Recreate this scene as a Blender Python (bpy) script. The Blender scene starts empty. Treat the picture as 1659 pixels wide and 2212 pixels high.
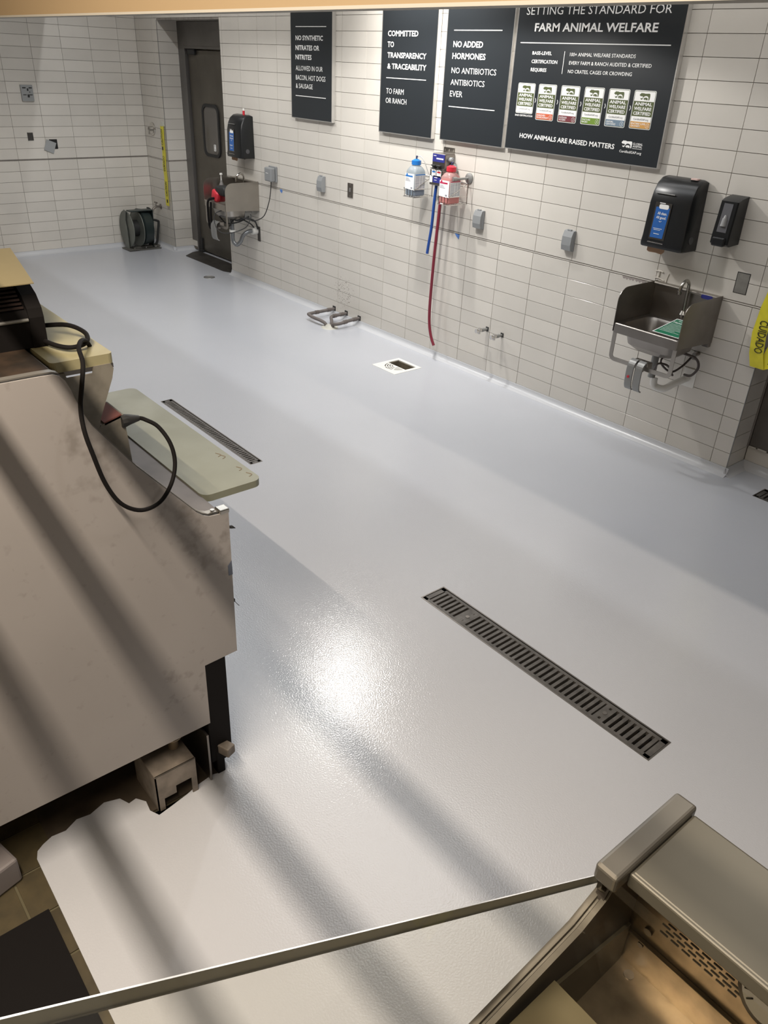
import bpy, bmesh, math, random
from mathutils import Vector, Matrix
from mathutils.geometry import tessellate_polygon
random.seed(7)
S = bpy.context.scene
COL = S.collection
PI = math.pi

# ------------------------------------------------------------------ camera
CAM = Vector((1.6599, -4.2722, 2.0421))
YAW, PITCH, ROLL, FPX = .8582, .5203, .048, 1692.05
cy, sy, cp, sp = math.cos(YAW), math.sin(YAW), math.cos(PITCH), math.sin(PITCH)
FW = Vector((-sy * cp, cy * cp, -sp)); R0 = Vector((cy, sy, 0)); U0 = R0.cross(FW)
RT = math.cos(ROLL) * R0 + math.sin(ROLL) * U0
UP = -math.sin(ROLL) * R0 + math.cos(ROLL) * U0
cam = bpy.data.cameras.new('camera'); co = bpy.data.objects.new('camera', cam); COL.objects.link(co)
cam.sensor_fit = 'HORIZONTAL'; cam.sensor_width = 36; cam.lens = FPX / 1659 * 36
cam.clip_start = .02; cam.clip_end = 60
M = Matrix((RT, UP, -FW)).transposed().to_4x4(); M.translation = CAM
co.matrix_world = M
S.camera = co
def project(p):
    d = Vector(p) - CAM; z = d.dot(FW)
    if z < .05: return None
    return (829.5 + FPX * d.dot(RT) / z, 1106 - FPX * d.dot(UP) / z)

# ------------------------------------------------------------------ world, lights, exposure
w = bpy.data.worlds.new('world'); S.world = w; w.use_nodes = True
w.node_tree.nodes['Background'].inputs[0].default_value = (1.0, .88, .72, 1)
w.node_tree.nodes['Background'].inputs[1].default_value = .06
S.view_settings.view_transform = 'Standard'; S.view_settings.look = 'None'
S.view_settings.gamma = 1; S.view_settings.use_curve_mapping = False
S.view_settings.exposure = -0.12
def light(name, kind, loc, energy, color, rot=(0, 0, 0), **kw):
    l = bpy.data.lights.new(name, kind); l.energy = energy; l.color = color
    for k, v in kw.items(): setattr(l, k, v)
    o = bpy.data.objects.new(name, l); COL.objects.link(o); o.location = loc; o.rotation_euler = rot
    return o
WHITE = (1.0, .97, .93)
light('wall_spot_light', 'SPOT', (-2.33, -1.19, 2.55), 78, WHITE, spot_size=math.radians(156), spot_blend=.12, shadow_soft_size=.05)
light('door_fill_light', 'SPOT', (-5.0, -1.7, 2.9), 70, WHITE, spot_size=math.radians(140), spot_blend=.3, shadow_soft_size=.12)  # added fill lamp that lifts the dim lower wall
light('right_fill_light', 'SPOT', (1.3, -2.1, 3.0), 24, WHITE, spot_size=math.radians(140), spot_blend=.3, shadow_soft_size=.12)  # added fill lamp for the darker floor at right
light('sign_spot_light', 'SPOT', (-2.98, -.62, 3.0), 170, WHITE, rot=(math.radians(38), 0, 0), spot_size=math.radians(105), spot_blend=.9, shadow_soft_size=.04)
light('wall_fill_strip', 'AREA', (-3.4, -.71, 3.15), 34, (.97, .98, 1.0), shape='RECTANGLE', size=7.6, size_y=.03)  # strip added with the baffle to brighten the floor nearer the wall
light('ceiling_fill_light', 'AREA', (-3.3, -1.6, 3.12), 62, (.94, .97, 1.0), shape='RECTANGLE', size=6.0, size_y=1.2)  # soft overhead fill added to lift wall and floor, no known fixture
light('counter_strip_light', 'AREA', (.9, -4.42, 2.79), 98, (1.0, .86, .70), shape='RECTANGLE', size=1.8, size_y=.02)
light('shop_panel_light', 'AREA', (1.0, -6.0, 3.0), 22, (1.0, .8, .55), shape='RECTANGLE', size=4.0, size_y=1.2)

# ------------------------------------------------------------------ materials
MATS = {}
def mat(name, col, rough=.5, metal=0, var=0.0, vscale=6, bump=0.0, bscale=80, rnd=0.0, coat=0, stretch=None, spec=.5, stain=None, emit=None, col2=None, soft=.05):
    if name in MATS: return MATS[name]
    m = bpy.data.materials.new(name); m.use_nodes = True; nt = m.node_tree; b = nt.nodes['Principled BSDF']
    N = nt.nodes.new; L = nt.links.new
    b.inputs['Roughness'].default_value = rough; b.inputs['Metallic'].default_value = metal
    b.inputs['Specular IOR Level'].default_value = spec
    if coat: b.inputs['Coat Weight'].default_value = coat; b.inputs['Coat Roughness'].default_value = .08
    rgb = N('ShaderNodeRGB'); rgb.outputs[0].default_value = (*col, 1); out = rgb.outputs[0]
    geo = N('ShaderNodeNewGeometry'); src = geo.outputs['Position']
    if stretch:
        mp = N('ShaderNodeMapping'); mp.inputs['Scale'].default_value = stretch; L(src, mp.inputs[0]); ssrc = mp.outputs[0]
    else: ssrc = src
    if var:
        nz = N('ShaderNodeTexNoise'); nz.inputs['Scale'].default_value = vscale; nz.inputs['Detail'].default_value = 5
        L(ssrc, nz.inputs['Vector'])
        mx = N('ShaderNodeMix'); mx.data_type = 'RGBA'
        c2 = col2 or tuple(max(0, c * (1 - var)) for c in col)
        mr = N('ShaderNodeMapRange'); mr.inputs[1].default_value = .35; mr.inputs[2].default_value = .68
        L(nz.outputs[0], mr.inputs[0]); L(mr.outputs[0], mx.inputs[0]); L(out, mx.inputs[6]); mx.inputs[7].default_value = (*c2, 1)
        out = mx.outputs[2]
        rr_ = N('ShaderNodeMapRange'); rr_.inputs[3].default_value = max(.03, rough - .08); rr_.inputs[4].default_value = min(1, rough + .1)
        L(nz.outputs[0], rr_.inputs[0]); L(rr_.outputs[0], b.inputs['Roughness'])
    if rnd:
        oi = N('ShaderNodeObjectInfo'); mr = N('ShaderNodeMapRange'); mr.inputs[3].default_value = 1 - rnd; mr.inputs[4].default_value = 1 + rnd * .4
        L(oi.outputs['Random'], mr.inputs[0])
        mx = N('ShaderNodeVectorMath'); mx.operation = 'SCALE'; L(out, mx.inputs[0]); L(mr.outputs[0], mx.inputs['Scale'])
        out = mx.outputs[0]
    if stain:
        for (sx, sy_, sz, rad, thr, scl, sc) in stain:
            ds = N('ShaderNodeVectorMath'); ds.operation = 'DISTANCE'; ds.inputs[1].default_value = (sx, sy_, sz); L(src, ds.inputs[0])
            f = N('ShaderNodeMapRange'); f.inputs[1].default_value = rad; f.inputs[2].default_value = rad * .3; f.inputs[3].default_value = 0; f.inputs[4].default_value = .22
            L(ds.outputs['Value'], f.inputs[0])
            n2 = N('ShaderNodeTexNoise'); n2.inputs['Scale'].default_value = scl; n2.inputs['Detail'].default_value = 3; L(src, n2.inputs['Vector'])
            ad = N('ShaderNodeMath'); ad.operation = 'ADD'; L(n2.outputs[0], ad.inputs[0]); L(f.outputs[0], ad.inputs[1])
            cr = N('ShaderNodeMapRange'); cr.inputs[1].default_value = thr; cr.inputs[2].default_value = thr + soft; L(ad.outputs[0], cr.inputs[0])
            mx = N('ShaderNodeMix'); mx.data_type = 'RGBA'; L(cr.outputs[0], mx.inputs[0]); L(out, mx.inputs[6]); mx.inputs[7].default_value = (*sc, 1)
            out = mx.outputs[2]
    L(out, b.inputs['Base Color'])
    if bump:
        n3 = N('ShaderNodeTexNoise'); n3.inputs['Scale'].default_value = bscale; n3.inputs['Detail'].default_value = 2; L(ssrc, n3.inputs['Vector'])
        bp = N('ShaderNodeBump'); bp.inputs['Distance'].default_value = bump; L(n3.outputs[0], bp.inputs['Height']); L(bp.outputs[0], b.inputs['Normal'])
    if emit: b.inputs['Emission Color'].default_value = (*emit[0], 1); b.inputs['Emission Strength'].default_value = emit[1]
    MATS[name] = m; return m
def clear(name, tint, rough=.02, alpha=.12, gloss=False):
    m = bpy.data.materials.new(name); m.use_nodes = True; nt = m.node_tree; N = nt.nodes.new; L = nt.links.new
    for n in list(nt.nodes): nt.nodes.remove(n)
    o = N('ShaderNodeOutputMaterial'); t = N('ShaderNodeBsdfTransparent'); t.inputs[0].default_value = (*tint, 1)
    p = N('ShaderNodeBsdfPrincipled'); p.inputs['Base Color'].default_value = (*tint, 1); p.inputs['Roughness'].default_value = rough
    if gloss: p.inputs['Metallic'].default_value = 1
    mx = N('ShaderNodeMixShader'); mx.inputs[0].default_value = alpha
    L(t.outputs[0], mx.inputs[1]); L(p.outputs[0], mx.inputs[2]); L(mx.outputs[0], o.inputs[0]); MATS[name] = m; return m

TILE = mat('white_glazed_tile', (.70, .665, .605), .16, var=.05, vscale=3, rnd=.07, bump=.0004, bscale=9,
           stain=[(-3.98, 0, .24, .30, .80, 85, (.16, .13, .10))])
TILEM = TILE
GROUT = mat('grout', (.30, .27, .24), .9, var=.3, vscale=20)
PLASTER = mat('plaster', (.66, .62, .55), .8)
YEL = mat('beige_paint', (.25, .18, .10), .7)
LIP = mat('grey_trim', (.34, .32, .28), .5)
FLOOR = mat('epoxy_floor', (.53, .545, .585), .15, var=.04, vscale=1.3, bump=.0007, bscale=170, spec=.7)
COVE = mat('epoxy_cove', (.58, .59, .61), .25, bump=.0006, bscale=150)
DFLOOR = mat('dark_floor', (.06, .045, .03), .55, var=.4, vscale=14)
DTILE = mat('brown_quarry_tile', (.085, .066, .032), .5, var=.35, vscale=20, rnd=.25)
DGROUT = mat('pale_grout', (.11, .095, .055), .9)
STEEL = mat('stainless', (.47, .44, .40), .33, 1, var=.12, vscale=5, bump=.0001, bscale=60)
STEELD = mat('stainless_dark', (.33, .305, .28), .38, 1, var=.25, vscale=4)
STEELB = mat('stainless_polished', (.50, .48, .44), .26, 1, var=.08, vscale=8)
CHROME = mat('chrome', (.7, .68, .65), .12, 1)
DOORM = mat('brushed_door_steel', (.17, .155, .13), .42, .75, var=.2, vscale=3)
FRAMEM = mat('door_frame_steel', (.22, .21, .20), .45, .7, var=.15, vscale=3)
BLACK = mat('black_plastic', (.012, .013, .014), .30)
BLACKM = mat('black_matte', (.02, .02, .02), .6)
RUBBER = mat('black_rubber', (.007, .006, .006), .75, spec=.15)
GREYP = mat('grey_plastic', (.27, .28, .285), .45)
GREYM = mat('grey_metal', (.30, .30, .29), .45, .5)
SIGN = mat('sign_charcoal', (.022, .026, .030), .32)
WHT = mat('white_print', (.88, .88, .86), .5)
WPL = mat('white_plastic', (.80, .79, .75), .4)
ALU = mat('sign_edge_aluminium', (.75, .74, .72), .3, .8)
BOARD = mat('cutting_board_green_white', (.225, .23, .17), .42, var=.12, vscale=7)
BOARD2 = mat('cutting_board_cream', (.33, .30, .175), .4, var=.15, vscale=9)
PANEL = mat('white_end_panel', (.345, .322, .31), .5, var=.06, vscale=3, soft=.22,
            stain=[(-.02, -3.45, .84, .16, .68, 26, (.235, .215, .20)), (-.02, -3.55, .42, .14, .70, 30, (.235, .215, .20)), (-.02, -3.72, 1.22, .16, .66, 22, (.235, .215, .20)), (-.02, -3.52, .97, .12, .68, 28, (.235, .215, .20))])
DECK = mat('dark_worn_deck', (.018, .013, .009), .5, var=.5, vscale=12, col2=(.045, .027, .016))
IRON = mat('cast_grate', (.16, .15, .14), .5, .5, var=.35, vscale=25)
PIT = mat('drain_pit', (.012, .011, .010), .8)
INSUL = mat('pipe_insulation', (.16, .14, .13), .7, var=.2, vscale=30)
BLUE = mat('blue_plastic', (.02, .18, .55), .35)
RED = mat('red_plastic', (.62, .03, .05), .35)
HOSEB = mat('blue_hose', (.02, .08, .34), .35)
HOSER = mat('red_hose', (.22, .025, .045), .35)
TAPEY = mat('yellow_tape', (.78, .70, .04), .35, var=.12, vscale=20)
INK = mat('black_ink', (.03, .028, .01), .5)
TAPEB = mat('blue_masking_tape', (.10, .22, .55), .6)
BROWNP = mat('brown_paper', (.42, .26, .16), .7)
MANILA = mat('manila_paper', (.20, .165, .085), .6, var=.06, vscale=8)
OLIVE = mat('olive_print', (.08, .10, .03), .5)
NAVY = mat('navy_print', (.03, .035, .22), .45)
GREEN = mat('green_print', (.01, .17, .085), .4)
DISPB = mat('blue_print', (.03, .13, .42), .35)
CASEIN = mat('case_interior_steel', (.36, .295, .215), .30, .8, var=.6, vscale=16, bump=.0006, bscale=14)
CASETOP = mat('case_top_steel', (.125, .117, .095), .40, .5, var=.18, vscale=2.5)
SHEET = mat('worn_grey_sheet', (.15, .135, .13), .55, .0, var=.25, vscale=8)
GALV = mat('galvanised_plate', (.27, .25, .21), .5, .25, var=.25, vscale=30)
RIM = mat('case_rim_steel', (.075, .068, .058), .5, .6, var=.2, vscale=30)
CDARK = mat('case_inner_dark', (.040, .034, .031), .5, .2, var=.25, vscale=6)
RUST = mat('worn_metal_box', (.28, .24, .20), .55, .3, var=.5, vscale=14)
LIQB = clear('blue_liquid', (.02, .11, .26), .1, .92)
LIQR = clear('red_liquid', (.80, .10, .07), .1, .9)
BOTT = clear('bottle_plastic', (.62, .68, .72), .25, .35)
BOTTR = clear('bottle_plastic_pink', (.85, .6, .57), .25, .35)
GLASS = clear('case_glass', (.985, .98, .95), .02, .03, True)
GEDGE = mat('glass_edge', (.52, .56, .62), .5, 0)
PLUSH = mat('white_vinyl', (.7, .68, .62), .35)

# ------------------------------------------------------------------ helpers
def link(name, bm, m, parent=None, smooth=False, kind=None, label=None):
    bmesh.ops.recalc_face_normals(bm, faces=bm.faces)
    me = bpy.data.meshes.new(name); bm.to_mesh(me); bm.free()
    for x in (m if isinstance(m, (list, tuple)) else [m]): me.materials.append(x)
    if smooth:
        for p in me.polygons: p.use_smooth = True
        try: me.set_sharp_from_angle(angle=math.radians(35))
        except Exception: pass
    o = bpy.data.objects.new(name, me); COL.objects.link(o)
    if parent: o.parent = parent
    if kind: o['kind'] = kind
    if label: o['label'] = label
    return o
def thing(name, label, cat, loc=(0, 0, 0), group=None):
    o = bpy.data.objects.new(name, None); COL.objects.link(o); o.location = loc; o.empty_display_size = .05
    o['label'] = label; o['category'] = cat
    if group: o['group'] = group
    return o
def tag(o, label, cat, group=None):
    o['label'] = label; o['category'] = cat
    if group: o['group'] = group
    return o
NB = bmesh.new
def box(bm, x0, x1, y0, y1, z0, z1, bev=0, mi=0, rot=None, seg=2):
    t = bmesh.new()
    vs = [t.verts.new((x, y, z)) for x in (x0, x1) for y in (y0, y1) for z in (z0, z1)]
    for f in ((0, 1, 3, 2), (4, 6, 7, 5), (0, 4, 5, 1), (2, 3, 7, 6), (0, 2, 6, 4), (1, 5, 7, 3)): t.faces.new([vs[i] for i in f])
    if bev: bmesh.ops.bevel(t, geom=t.edges[:], offset=bev, segments=seg, affect='EDGES', profile=.5)
    if rot:
        c = Vector(((x0 + x1) / 2, (y0 + y1) / 2, (z0 + z1) / 2))
        bmesh.ops.rotate(t, verts=t.verts, cent=c, matrix=rot)
    merge(bm, t, mi); return bm
def merge(bm, t, mi=0):
    mp = {v: bm.verts.new(v.co) for v in t.verts}
    for f in t.faces:
        try:
            nf = bm.faces.new([mp[v] for v in f.verts]); nf.material_index = mi or f.material_index
        except ValueError: pass
    t.free()
def lift(plane, a, b, c):
    return {'XY': (a, b, c), 'XZ': (a, c, b), 'YZ': (c, a, b)}[plane]
def prism(bm, loops, c0, c1, plane, mi=0):
    if loops and not isinstance(loops[0][0], (tuple, list)): loops = [loops]
    flat = [p for l in loops for p in l]
    tris = tessellate_polygon([[Vector((p[0], p[1], 0)) for p in l] for l in loops])
    A = [bm.verts.new(lift(plane, p[0], p[1], c0)) for p in flat]; B = [bm.verts.new(lift(plane, p[0], p[1], c1)) for p in flat]
    for t in tris:
        for V in (A, B):
            try: bm.faces.new([V[i] for i in t]).material_index = mi
            except ValueError: pass
    k = 0
    for l in loops:
        n = len(l)
        for i in range(n):
            a, b = k + i, k + (i + 1) % n
            try: bm.faces.new((A[a], A[b], B[b], B[a])).material_index = mi
            except ValueError: pass
        k += n
    return bm
def rrect(x0, x1, y0, y1, r, n=4):
    P = []
    for cx, cy_, a0 in ((x1 - r, y1 - r, 0), (x0 + r, y1 - r, 90), (x0 + r, y0 + r, 180), (x1 - r, y0 + r, 270)):
        for i in range(n + 1):
            a = math.radians(a0 + 90 * i / n); P.append((cx + r * math.cos(a), cy_ + r * math.sin(a)))
    return P
def circ(x, y, r, n=24, a0=0): return [(x + r * math.cos(2 * PI * i / n + a0), y + r * math.sin(2 * PI * i / n + a0)) for i in range(n)]
def smooth_path(P, sub=6):
    P = [Vector(p) for p in P]; out = []
    for i in range(len(P) - 1):
        p0 = P[max(i - 1, 0)]; p1 = P[i]; p2 = P[i + 1]; p3 = P[min(i + 2, len(P) - 1)]
        for k in range(sub):
            t = k / sub
            out.append(.5 * ((2 * p1) + (p2 - p0) * t + (2 * p0 - 5 * p1 + 4 * p2 - p3) * t * t + (3 * p1 - p0 - 3 * p2 + p3) * t ** 3))
    out.append(P[-1]); return out
def tube(bm, P, r, seg=8, sub=0, closed=False, rect=None, mi=0):
    P = smooth_path(P, sub) if sub else [Vector(p) for p in P]
    rs = r if isinstance(r, (list, tuple)) else [r] * len(P)
    rings = []; prev = None
    n = len(P)
    for i, p in enumerate(P):
        t = (P[(i + 1) % n] - P[i - 1]) if closed else (P[min(i + 1, n - 1)] - P[max(i - 1, 0)])
        if t.length < 1e-9: t = Vector((0, 0, 1))
        t.normalize()
        if prev is None:
            up = Vector((0, 0, 1)) if abs(t.z) < .9 else Vector((0, 1, 0))
            a = t.cross(up).normalized()
        else: a = (prev - t * prev.dot(t)).normalized()
        prev = a; b = t.cross(a)
        if rect: ring = [p + a * (sx * rect[0]) + b * (sy_ * rect[1]) for sx, sy_ in ((1, 1), (-1, 1), (-1, -1), (1, -1))]
        else: ring = [p + a * (rs[min(i, len(rs) - 1)] * math.cos(2 * PI * k / seg)) + b * (rs[min(i, len(rs) - 1)] * math.sin(2 * PI * k / seg)) for k in range(seg)]
        rings.append([bm.verts.new(q) for q in ring])
    s = len(rings[0])
    for i in range(n if closed else n - 1):
        A, B = rings[i], rings[(i + 1) % n]
        for k in range(s): bm.faces.new((A[k], A[(k + 1) % s], B[(k + 1) % s], B[k])).material_index = mi
    if not closed:
        bm.faces.new(rings[0][::-1]).material_index = mi; bm.faces.new(rings[-1]).material_index = mi
    return bm
def cyl(bm, p0, p1, r0, r1=None, seg=20, mi=0): return tube(bm, [p0, p1], [r0, r1 if r1 is not None else r0], seg, mi=mi)
def loft(bm, loops, caps=(True, True), mi=0):
    R = [[bm.verts.new(p) for p in l] for l in loops]; s = len(R[0])
    for A, B in zip(R, R[1:]):
        for k in range(s): bm.faces.new((A[k], A[(k + 1) % s], B[(k + 1) % s], B[k])).material_index = mi
    if caps[0]: bm.faces.new(R[0][::-1]).material_index = mi
    if caps[1]: bm.faces.new(R[-1]).material_index = mi
    return bm
def copy_tree(o, parent=None):
    c = o.copy(); COL.objects.link(c); c.parent = parent
    for ch in list(o.children): copy_tree(ch, c)
    return c
TC = {}
def glyphs(body, bold):
    k = (body, bold)
    if k in TC: return TC[k]
    cu = bpy.data.curves.new('t', 'FONT'); cu.body = body; cu.offset = bold; cu.resolution_u = 2; cu.fill_mode = 'FRONT'
    o = bpy.data.objects.new('t', cu); COL.objects.link(o); bpy.context.view_layer.update()
    me = bpy.data.meshes.new_from_object(o.evaluated_get(bpy.context.evaluated_depsgraph_get()))
    V = [tuple(v.co) for v in me.vertices]; F = [tuple(p.vertices) for p in me.polygons]
    bpy.data.objects.remove(o); bpy.data.curves.remove(cu); bpy.data.meshes.remove(me)
    TC[k] = (V, F); return TC[k]
def text(bm, body, x0, x1, z, h, bold=.0, frame=None, mi=0, caph=None):
    """flat lettering fitted between x0 and x1; frame maps (u, v) to a 3d point"""
    V, F = glyphs(body, bold)
    if not V: return
    ax, bx = min(v[0] for v in V), max(v[0] for v in V)
    Vh = glyphs('H', bold)[0]; c0, c1 = min(v[1] for v in Vh), max(v[1] for v in Vh)
    vs = [bm.verts.new(frame(x0 + (v[0] - ax) / (bx - ax) * (x1 - x0), z + (v[1] - c0) / (c1 - c0) * h)) for v in V]
    for f in F:
        try: bm.faces.new([vs[i] for i in f]).material_index = mi
        except ValueError: pass

# ------------------------------------------------------------------ the room shell
TW, TH = .3128, .1047
Z0, Z1, ZL, ZU = .045, .1357, .9733, .9855
XR, XD, XP, XB = -.206, -5.975, -7.29, -7.8175
YD = .24
def slab(name, fn, m, parent=None, kind='structure'):
    bm = NB(); fn(bm); return link(name, bm, m, parent, kind=kind)

wr = slab('wall_right', lambda b: prism(b, [[(XB, 0), (XP - .0045, 0), (XP - .0045, 2.33), (XD, 2.33), (XD, 0), (XR - .0045, 0), (XR - .0045, 3.2), (XB, 3.2)]], .0045, .10, 'XZ'), GROUT)
slab('wall_back', lambda b: box(b, XB - .12, XB - .0045, -7.0, .1, 0, 3.2), GROUT)
wb = [o for o in COL.objects if o.name == 'wall_back'][0]
# recess behind the swing door
slab('wall_recess_left', lambda b: (box(b, XP - .10, XP - .0045, .101, YD, 0, 2.33), box(b, XP - .012, XP - .005, .09, .12, 0, 2.33)), GROUT)
wrl = [o for o in COL.objects if o.name == 'wall_recess_left'][0]
slab('wall_recess_back', lambda b: box(b, XP - .2, XD + .4, YD + .08, YD + .14, 0, 2.6), PLASTER)
slab('wall_recess_top', lambda b: box(b, XP - .0, XD, .1, YD + .08, 2.335, 2.40), PLASTER)
slab('wall_recess_side', lambda b: box(b, XD, XD + .08, .1, YD + .08, 0, 2.4), PLASTER)
# right hand recess
wrr = slab('wall_return_right', lambda b: box(b, XR - .10, XR - .0045, .1, .30, 0, 2.4), GROUT)
wrb = slab('wall_alcove_right', lambda b: box(b, XR, 3.2, .212, .30, 0, 3.2), GROUT)
slab('ceiling', lambda b: box(b, -8, 4.5, -7.0, .3, 3.2, 3.25), PLASTER)
slab('wall_front', lambda b: box(b, -8, 4.5, -7.1, -7.0, -.1, 3.25), PLASTER)
slab('light_baffle', lambda b: box(b, -7.8, 4.2, -.89, -.87, 2.6, 3.2), PLASTER)   # unseen baffle, added to cut off the wall strip's light along the floor
# beam over the counter
bt = slab('trim_1', lambda b: box(b, -7.8, 4.2, -3.6, -3.553, 2.0995, 3.2), YEL)
slab('trim_2', lambda b: box(b, -7.8, 4.2, -3.6005, -3.572, 2.0958, 2.0995), LIP)

CACHE = {}
def tile_mesh(w_, h_, m=None, t=.0042):
    k = (round(w_, 4), round(h_, 4), m.name if m else '')
    if k in CACHE: return CACHE[k]
    bm = NB(); a, b = w_ / 2, h_ / 2; e = .0006
    f = [bm.verts.new(p) for p in ((-a + e, 0, -b + e), (a - e, 0, -b + e), (a - e, 0, b - e), (-a + e, 0, b - e))]
    g = [bm.verts.new(p) for p in ((-a, e, -b), (a, e, -b), (a, e, b), (-a, e, b))]
    h = [bm.verts.new(p) for p in ((-a, t, -b), (a, t, -b), (a, t, b), (-a, t, b))]
    bm.faces.new(f)
    for i in range(4):
        j = (i + 1) % 4; bm.faces.new((f[i], g[i], g[j], f[j])); bm.faces.new((g[i], h[i], h[j], g[j]))
    bmesh.ops.recalc_face_normals(bm, faces=bm.faces)
    me = bpy.data.meshes.new('tile'); bm.to_mesh(me); bm.free(); me.materials.append(m or TILE)
    CACHE[k] = me; return me
def area(pts):
    q = [project(p) for p in pts]
    if any(p is None for p in q): return 0
    if all(p[0] < -20 or p[0] > 1680 or p[1] < -10 or p[1] > 2230 for p in q): return 0
    return abs(sum(q[i][0] * q[(i + 1) % 4][1] - q[(i + 1) % 4][0] * q[i][1] for i in range(4))) / 2
def tiles(parent, specs, limit=300):
    """specs: (centre, width, height, rotation)"""
    G = .003
    A = []
    for c, w_, h_, rz in specs:
        u = Vector((math.cos(rz), math.sin(rz), 0)) * w_ / 2; v = Vector((0, 0, h_ / 2)); c = Vector(c)
        A.append((area([c - u - v, c + u - v, c + u + v, c - u + v]), c, w_ - G, h_ - G, rz))
    A.sort(key=lambda t: -t[0])
    rest = [t for i, t in enumerate(A) if i >= limit or t[0] == 0]
    for i, (ar, c, w_, h_, rz) in enumerate(A):
        if i >= limit or ar == 0: continue
        o = bpy.data.objects.new('tile', tile_mesh(w_, h_)); COL.objects.link(o); o.parent = parent
        j = random.uniform(-.0004, .0004)
        o.location = (c.x - math.sin(rz) * -j, c.y + math.cos(rz) * j, c.z); o.rotation_euler = (random.uniform(-.0012, .0012), 0, rz + random.uniform(-.0008, .0008))
    if rest:
        bm = NB()
        for ar, c, w_, h_, rz in rest:
            me = tile_mesh(w_, h_); mx = Matrix.Translation(c) @ Matrix.Rotation(rz, 4, 'Z')
            vs = [bm.verts.new(mx @ v.co) for v in me.vertices]
            for p in me.polygons: bm.faces.new([vs[i] for i in p.vertices])
        link('tile_field', bm, TILE, parent, kind='stuff')
def rows():
    yield Z0, Z1, 0
    for j in range(8): yield Z1 + j * TH, Z1 + (j + 1) * TH, 0
    for j in range(14): yield ZU + j * TH, ZU + (j + 1) * TH, 1
SP = []
def wall_y(xa, xb, joints_off, zmin=0):
    for z0, z1, up in rows():
        if z0 < zmin - .02: continue
        xs = [xa]; k0 = joints_off + (.0101 if up else 0)
        k = math.ceil((k0 - xb) / TW) ; xs = [xb]
        x = k0 - k * TW
        while x > xa + .01:
            if x < xb - .01: xs.append(x)
            x -= TW
        xs.append(xa); xs = xs[::-1]
        for a, b in zip(xs, xs[1:]):
            if z1 > 2.33 or not (XP < (a + b) / 2 < XD): SP.append((((a + b) / 2, 0, (z0 + z1) / 2), b - a, z1 - z0, 0))
wall_y(XD, XR, 0)
wall_y(XB, XP, -.23)
for j in (13,):
    z0 = ZU + j * TH
    x = XP
    while x < XD - .05:
        b = min(x + TW, XD); SP.append((((x + b) / 2, 0, z0 + TH / 2), b - x, TH, 0)); x = b
tiles(wr, SP)
SB = []
for z0, z1, up in rows():
    y = 0; ys = [0, -.2098]
    while ys[-1] > -4.2: ys.append(ys[-1] - TW)
    for a, b in zip(ys, ys[1:]): SB.append(((XB, (a + b) / 2, (z0 + z1) / 2), a - b, z1 - z0, PI / 2))
tiles(wb, SB)
tiles(wrl, [((XP, YD / 2 - .002, (z0 + z1) / 2), YD - .004, z1 - z0, PI / 2) for z0, z1, up in rows() if z1 < 2.36])
tiles(wrr, [((XR, .102, (z0 + z1) / 2), .198, z1 - z0, PI / 2) for z0, z1, up in rows()])
tiles(wrb, [((XR + .15 + k * .3, .205, .09), .3, .09, 0) for k in range(6)])
bm = NB(); box(bm, XB, XP, -.0002, .004, .9765, .9822); box(bm, XD, XR, -.0002, .004, .9765, .9822)
link('trim_3', bm, TILE, kind='structure')
bm = NB(); box(bm, XB - .004, XB + .0002, -4.2, 0, .9765, .9822); link('trim_4', bm, mat('dark_joint', (.22, .2, .18), .8), kind='structure')
# corner edge strips (thin metal profile)
bm = NB(); box(bm, XR - .003, XR + .001, -.001, .005, Z0, 2.4, .0006); box(bm, XP - .003, XP + .001, -.001, .005, Z0, 2.33, .0006)
link('trim_5', bm, GREYM, kind='structure')

# ---- floor: coated slab with drain holes and a ragged edge beside the case
edge = [(-.02, -3.465), (-.03, -3.50), (-.02, -3.56), (-.008, -3.60), (.004, -3.66), (.012, -3.705), (-.02, -3.72), (-.06, -3.715), (-.09, -3.735), (-.085, -3.76), (-.12, -3.775),
        (-.135, -3.82), (-.118, -3.87), (-.125, -3.91), (-.105, -3.95), (-.11, -3.99), (-.098, -4.02), (-.085, -4.04), (-.060, -4.050)]
outer = [(XB, .0), (XB, -3.44), (-.6, -3.44), (-.04, -3.45)] + edge + [(.465, -4.056), (4.2, -4.06), (4.2, .212), (XR, .212), (XR, 0), (XD, 0), (XD, YD + .08), (XP, YD + .08), (XP, 0)]
D1 = (-.357, .818, -2.291, -2.152); D2 = (-3.066, -1.905, -2.224, -2.143); D3 = (.031, 1.2, -.112, .030); DS = (-2.872, -2.604, -.549, -.277)
def rect(t): x0, x1, y0, y1 = t; return [(x0, y0), (x1, y0), (x1, y1), (x0, y1)]
bm = NB(); prism(bm, [outer, rect(D1), rect(D2), rect(D3), rect(DS), circ(-5.956, -.286, .052, 20)], -.012, 0, 'XY')
link('floor', bm, FLOOR, kind='structure')
fl2 = slab('floor.001', lambda b: box(b, -8, 4.5, -7.0, .35, -.20, -.1), DFLOOR)
bm = NB(); prism(bm, [[(-8, -7.0), (4.5, -7), (4.5, -4.04), (-.02, -4.04), (-.02, -3.44), (-.4, -3.40), (-8, -3.40)]], -.02, -.0125, 'XY'); fl3 = link('floor.002', bm, DGROUT, kind='structure')
for i in range(10):
    for k in range(5):
        x = -.42 + i * .153; y = -3.99 - k * .153 + .02
        if k == 0 and x > .02: pass
        o = bpy.data.objects.new('tile', tile_mesh(.146, .146, DTILE)); COL.objects.link(o); o.parent = fl3
        o.location = (x, y - .08, -.0085); o.rotation_euler = (-PI / 2, 0, 0)
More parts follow.
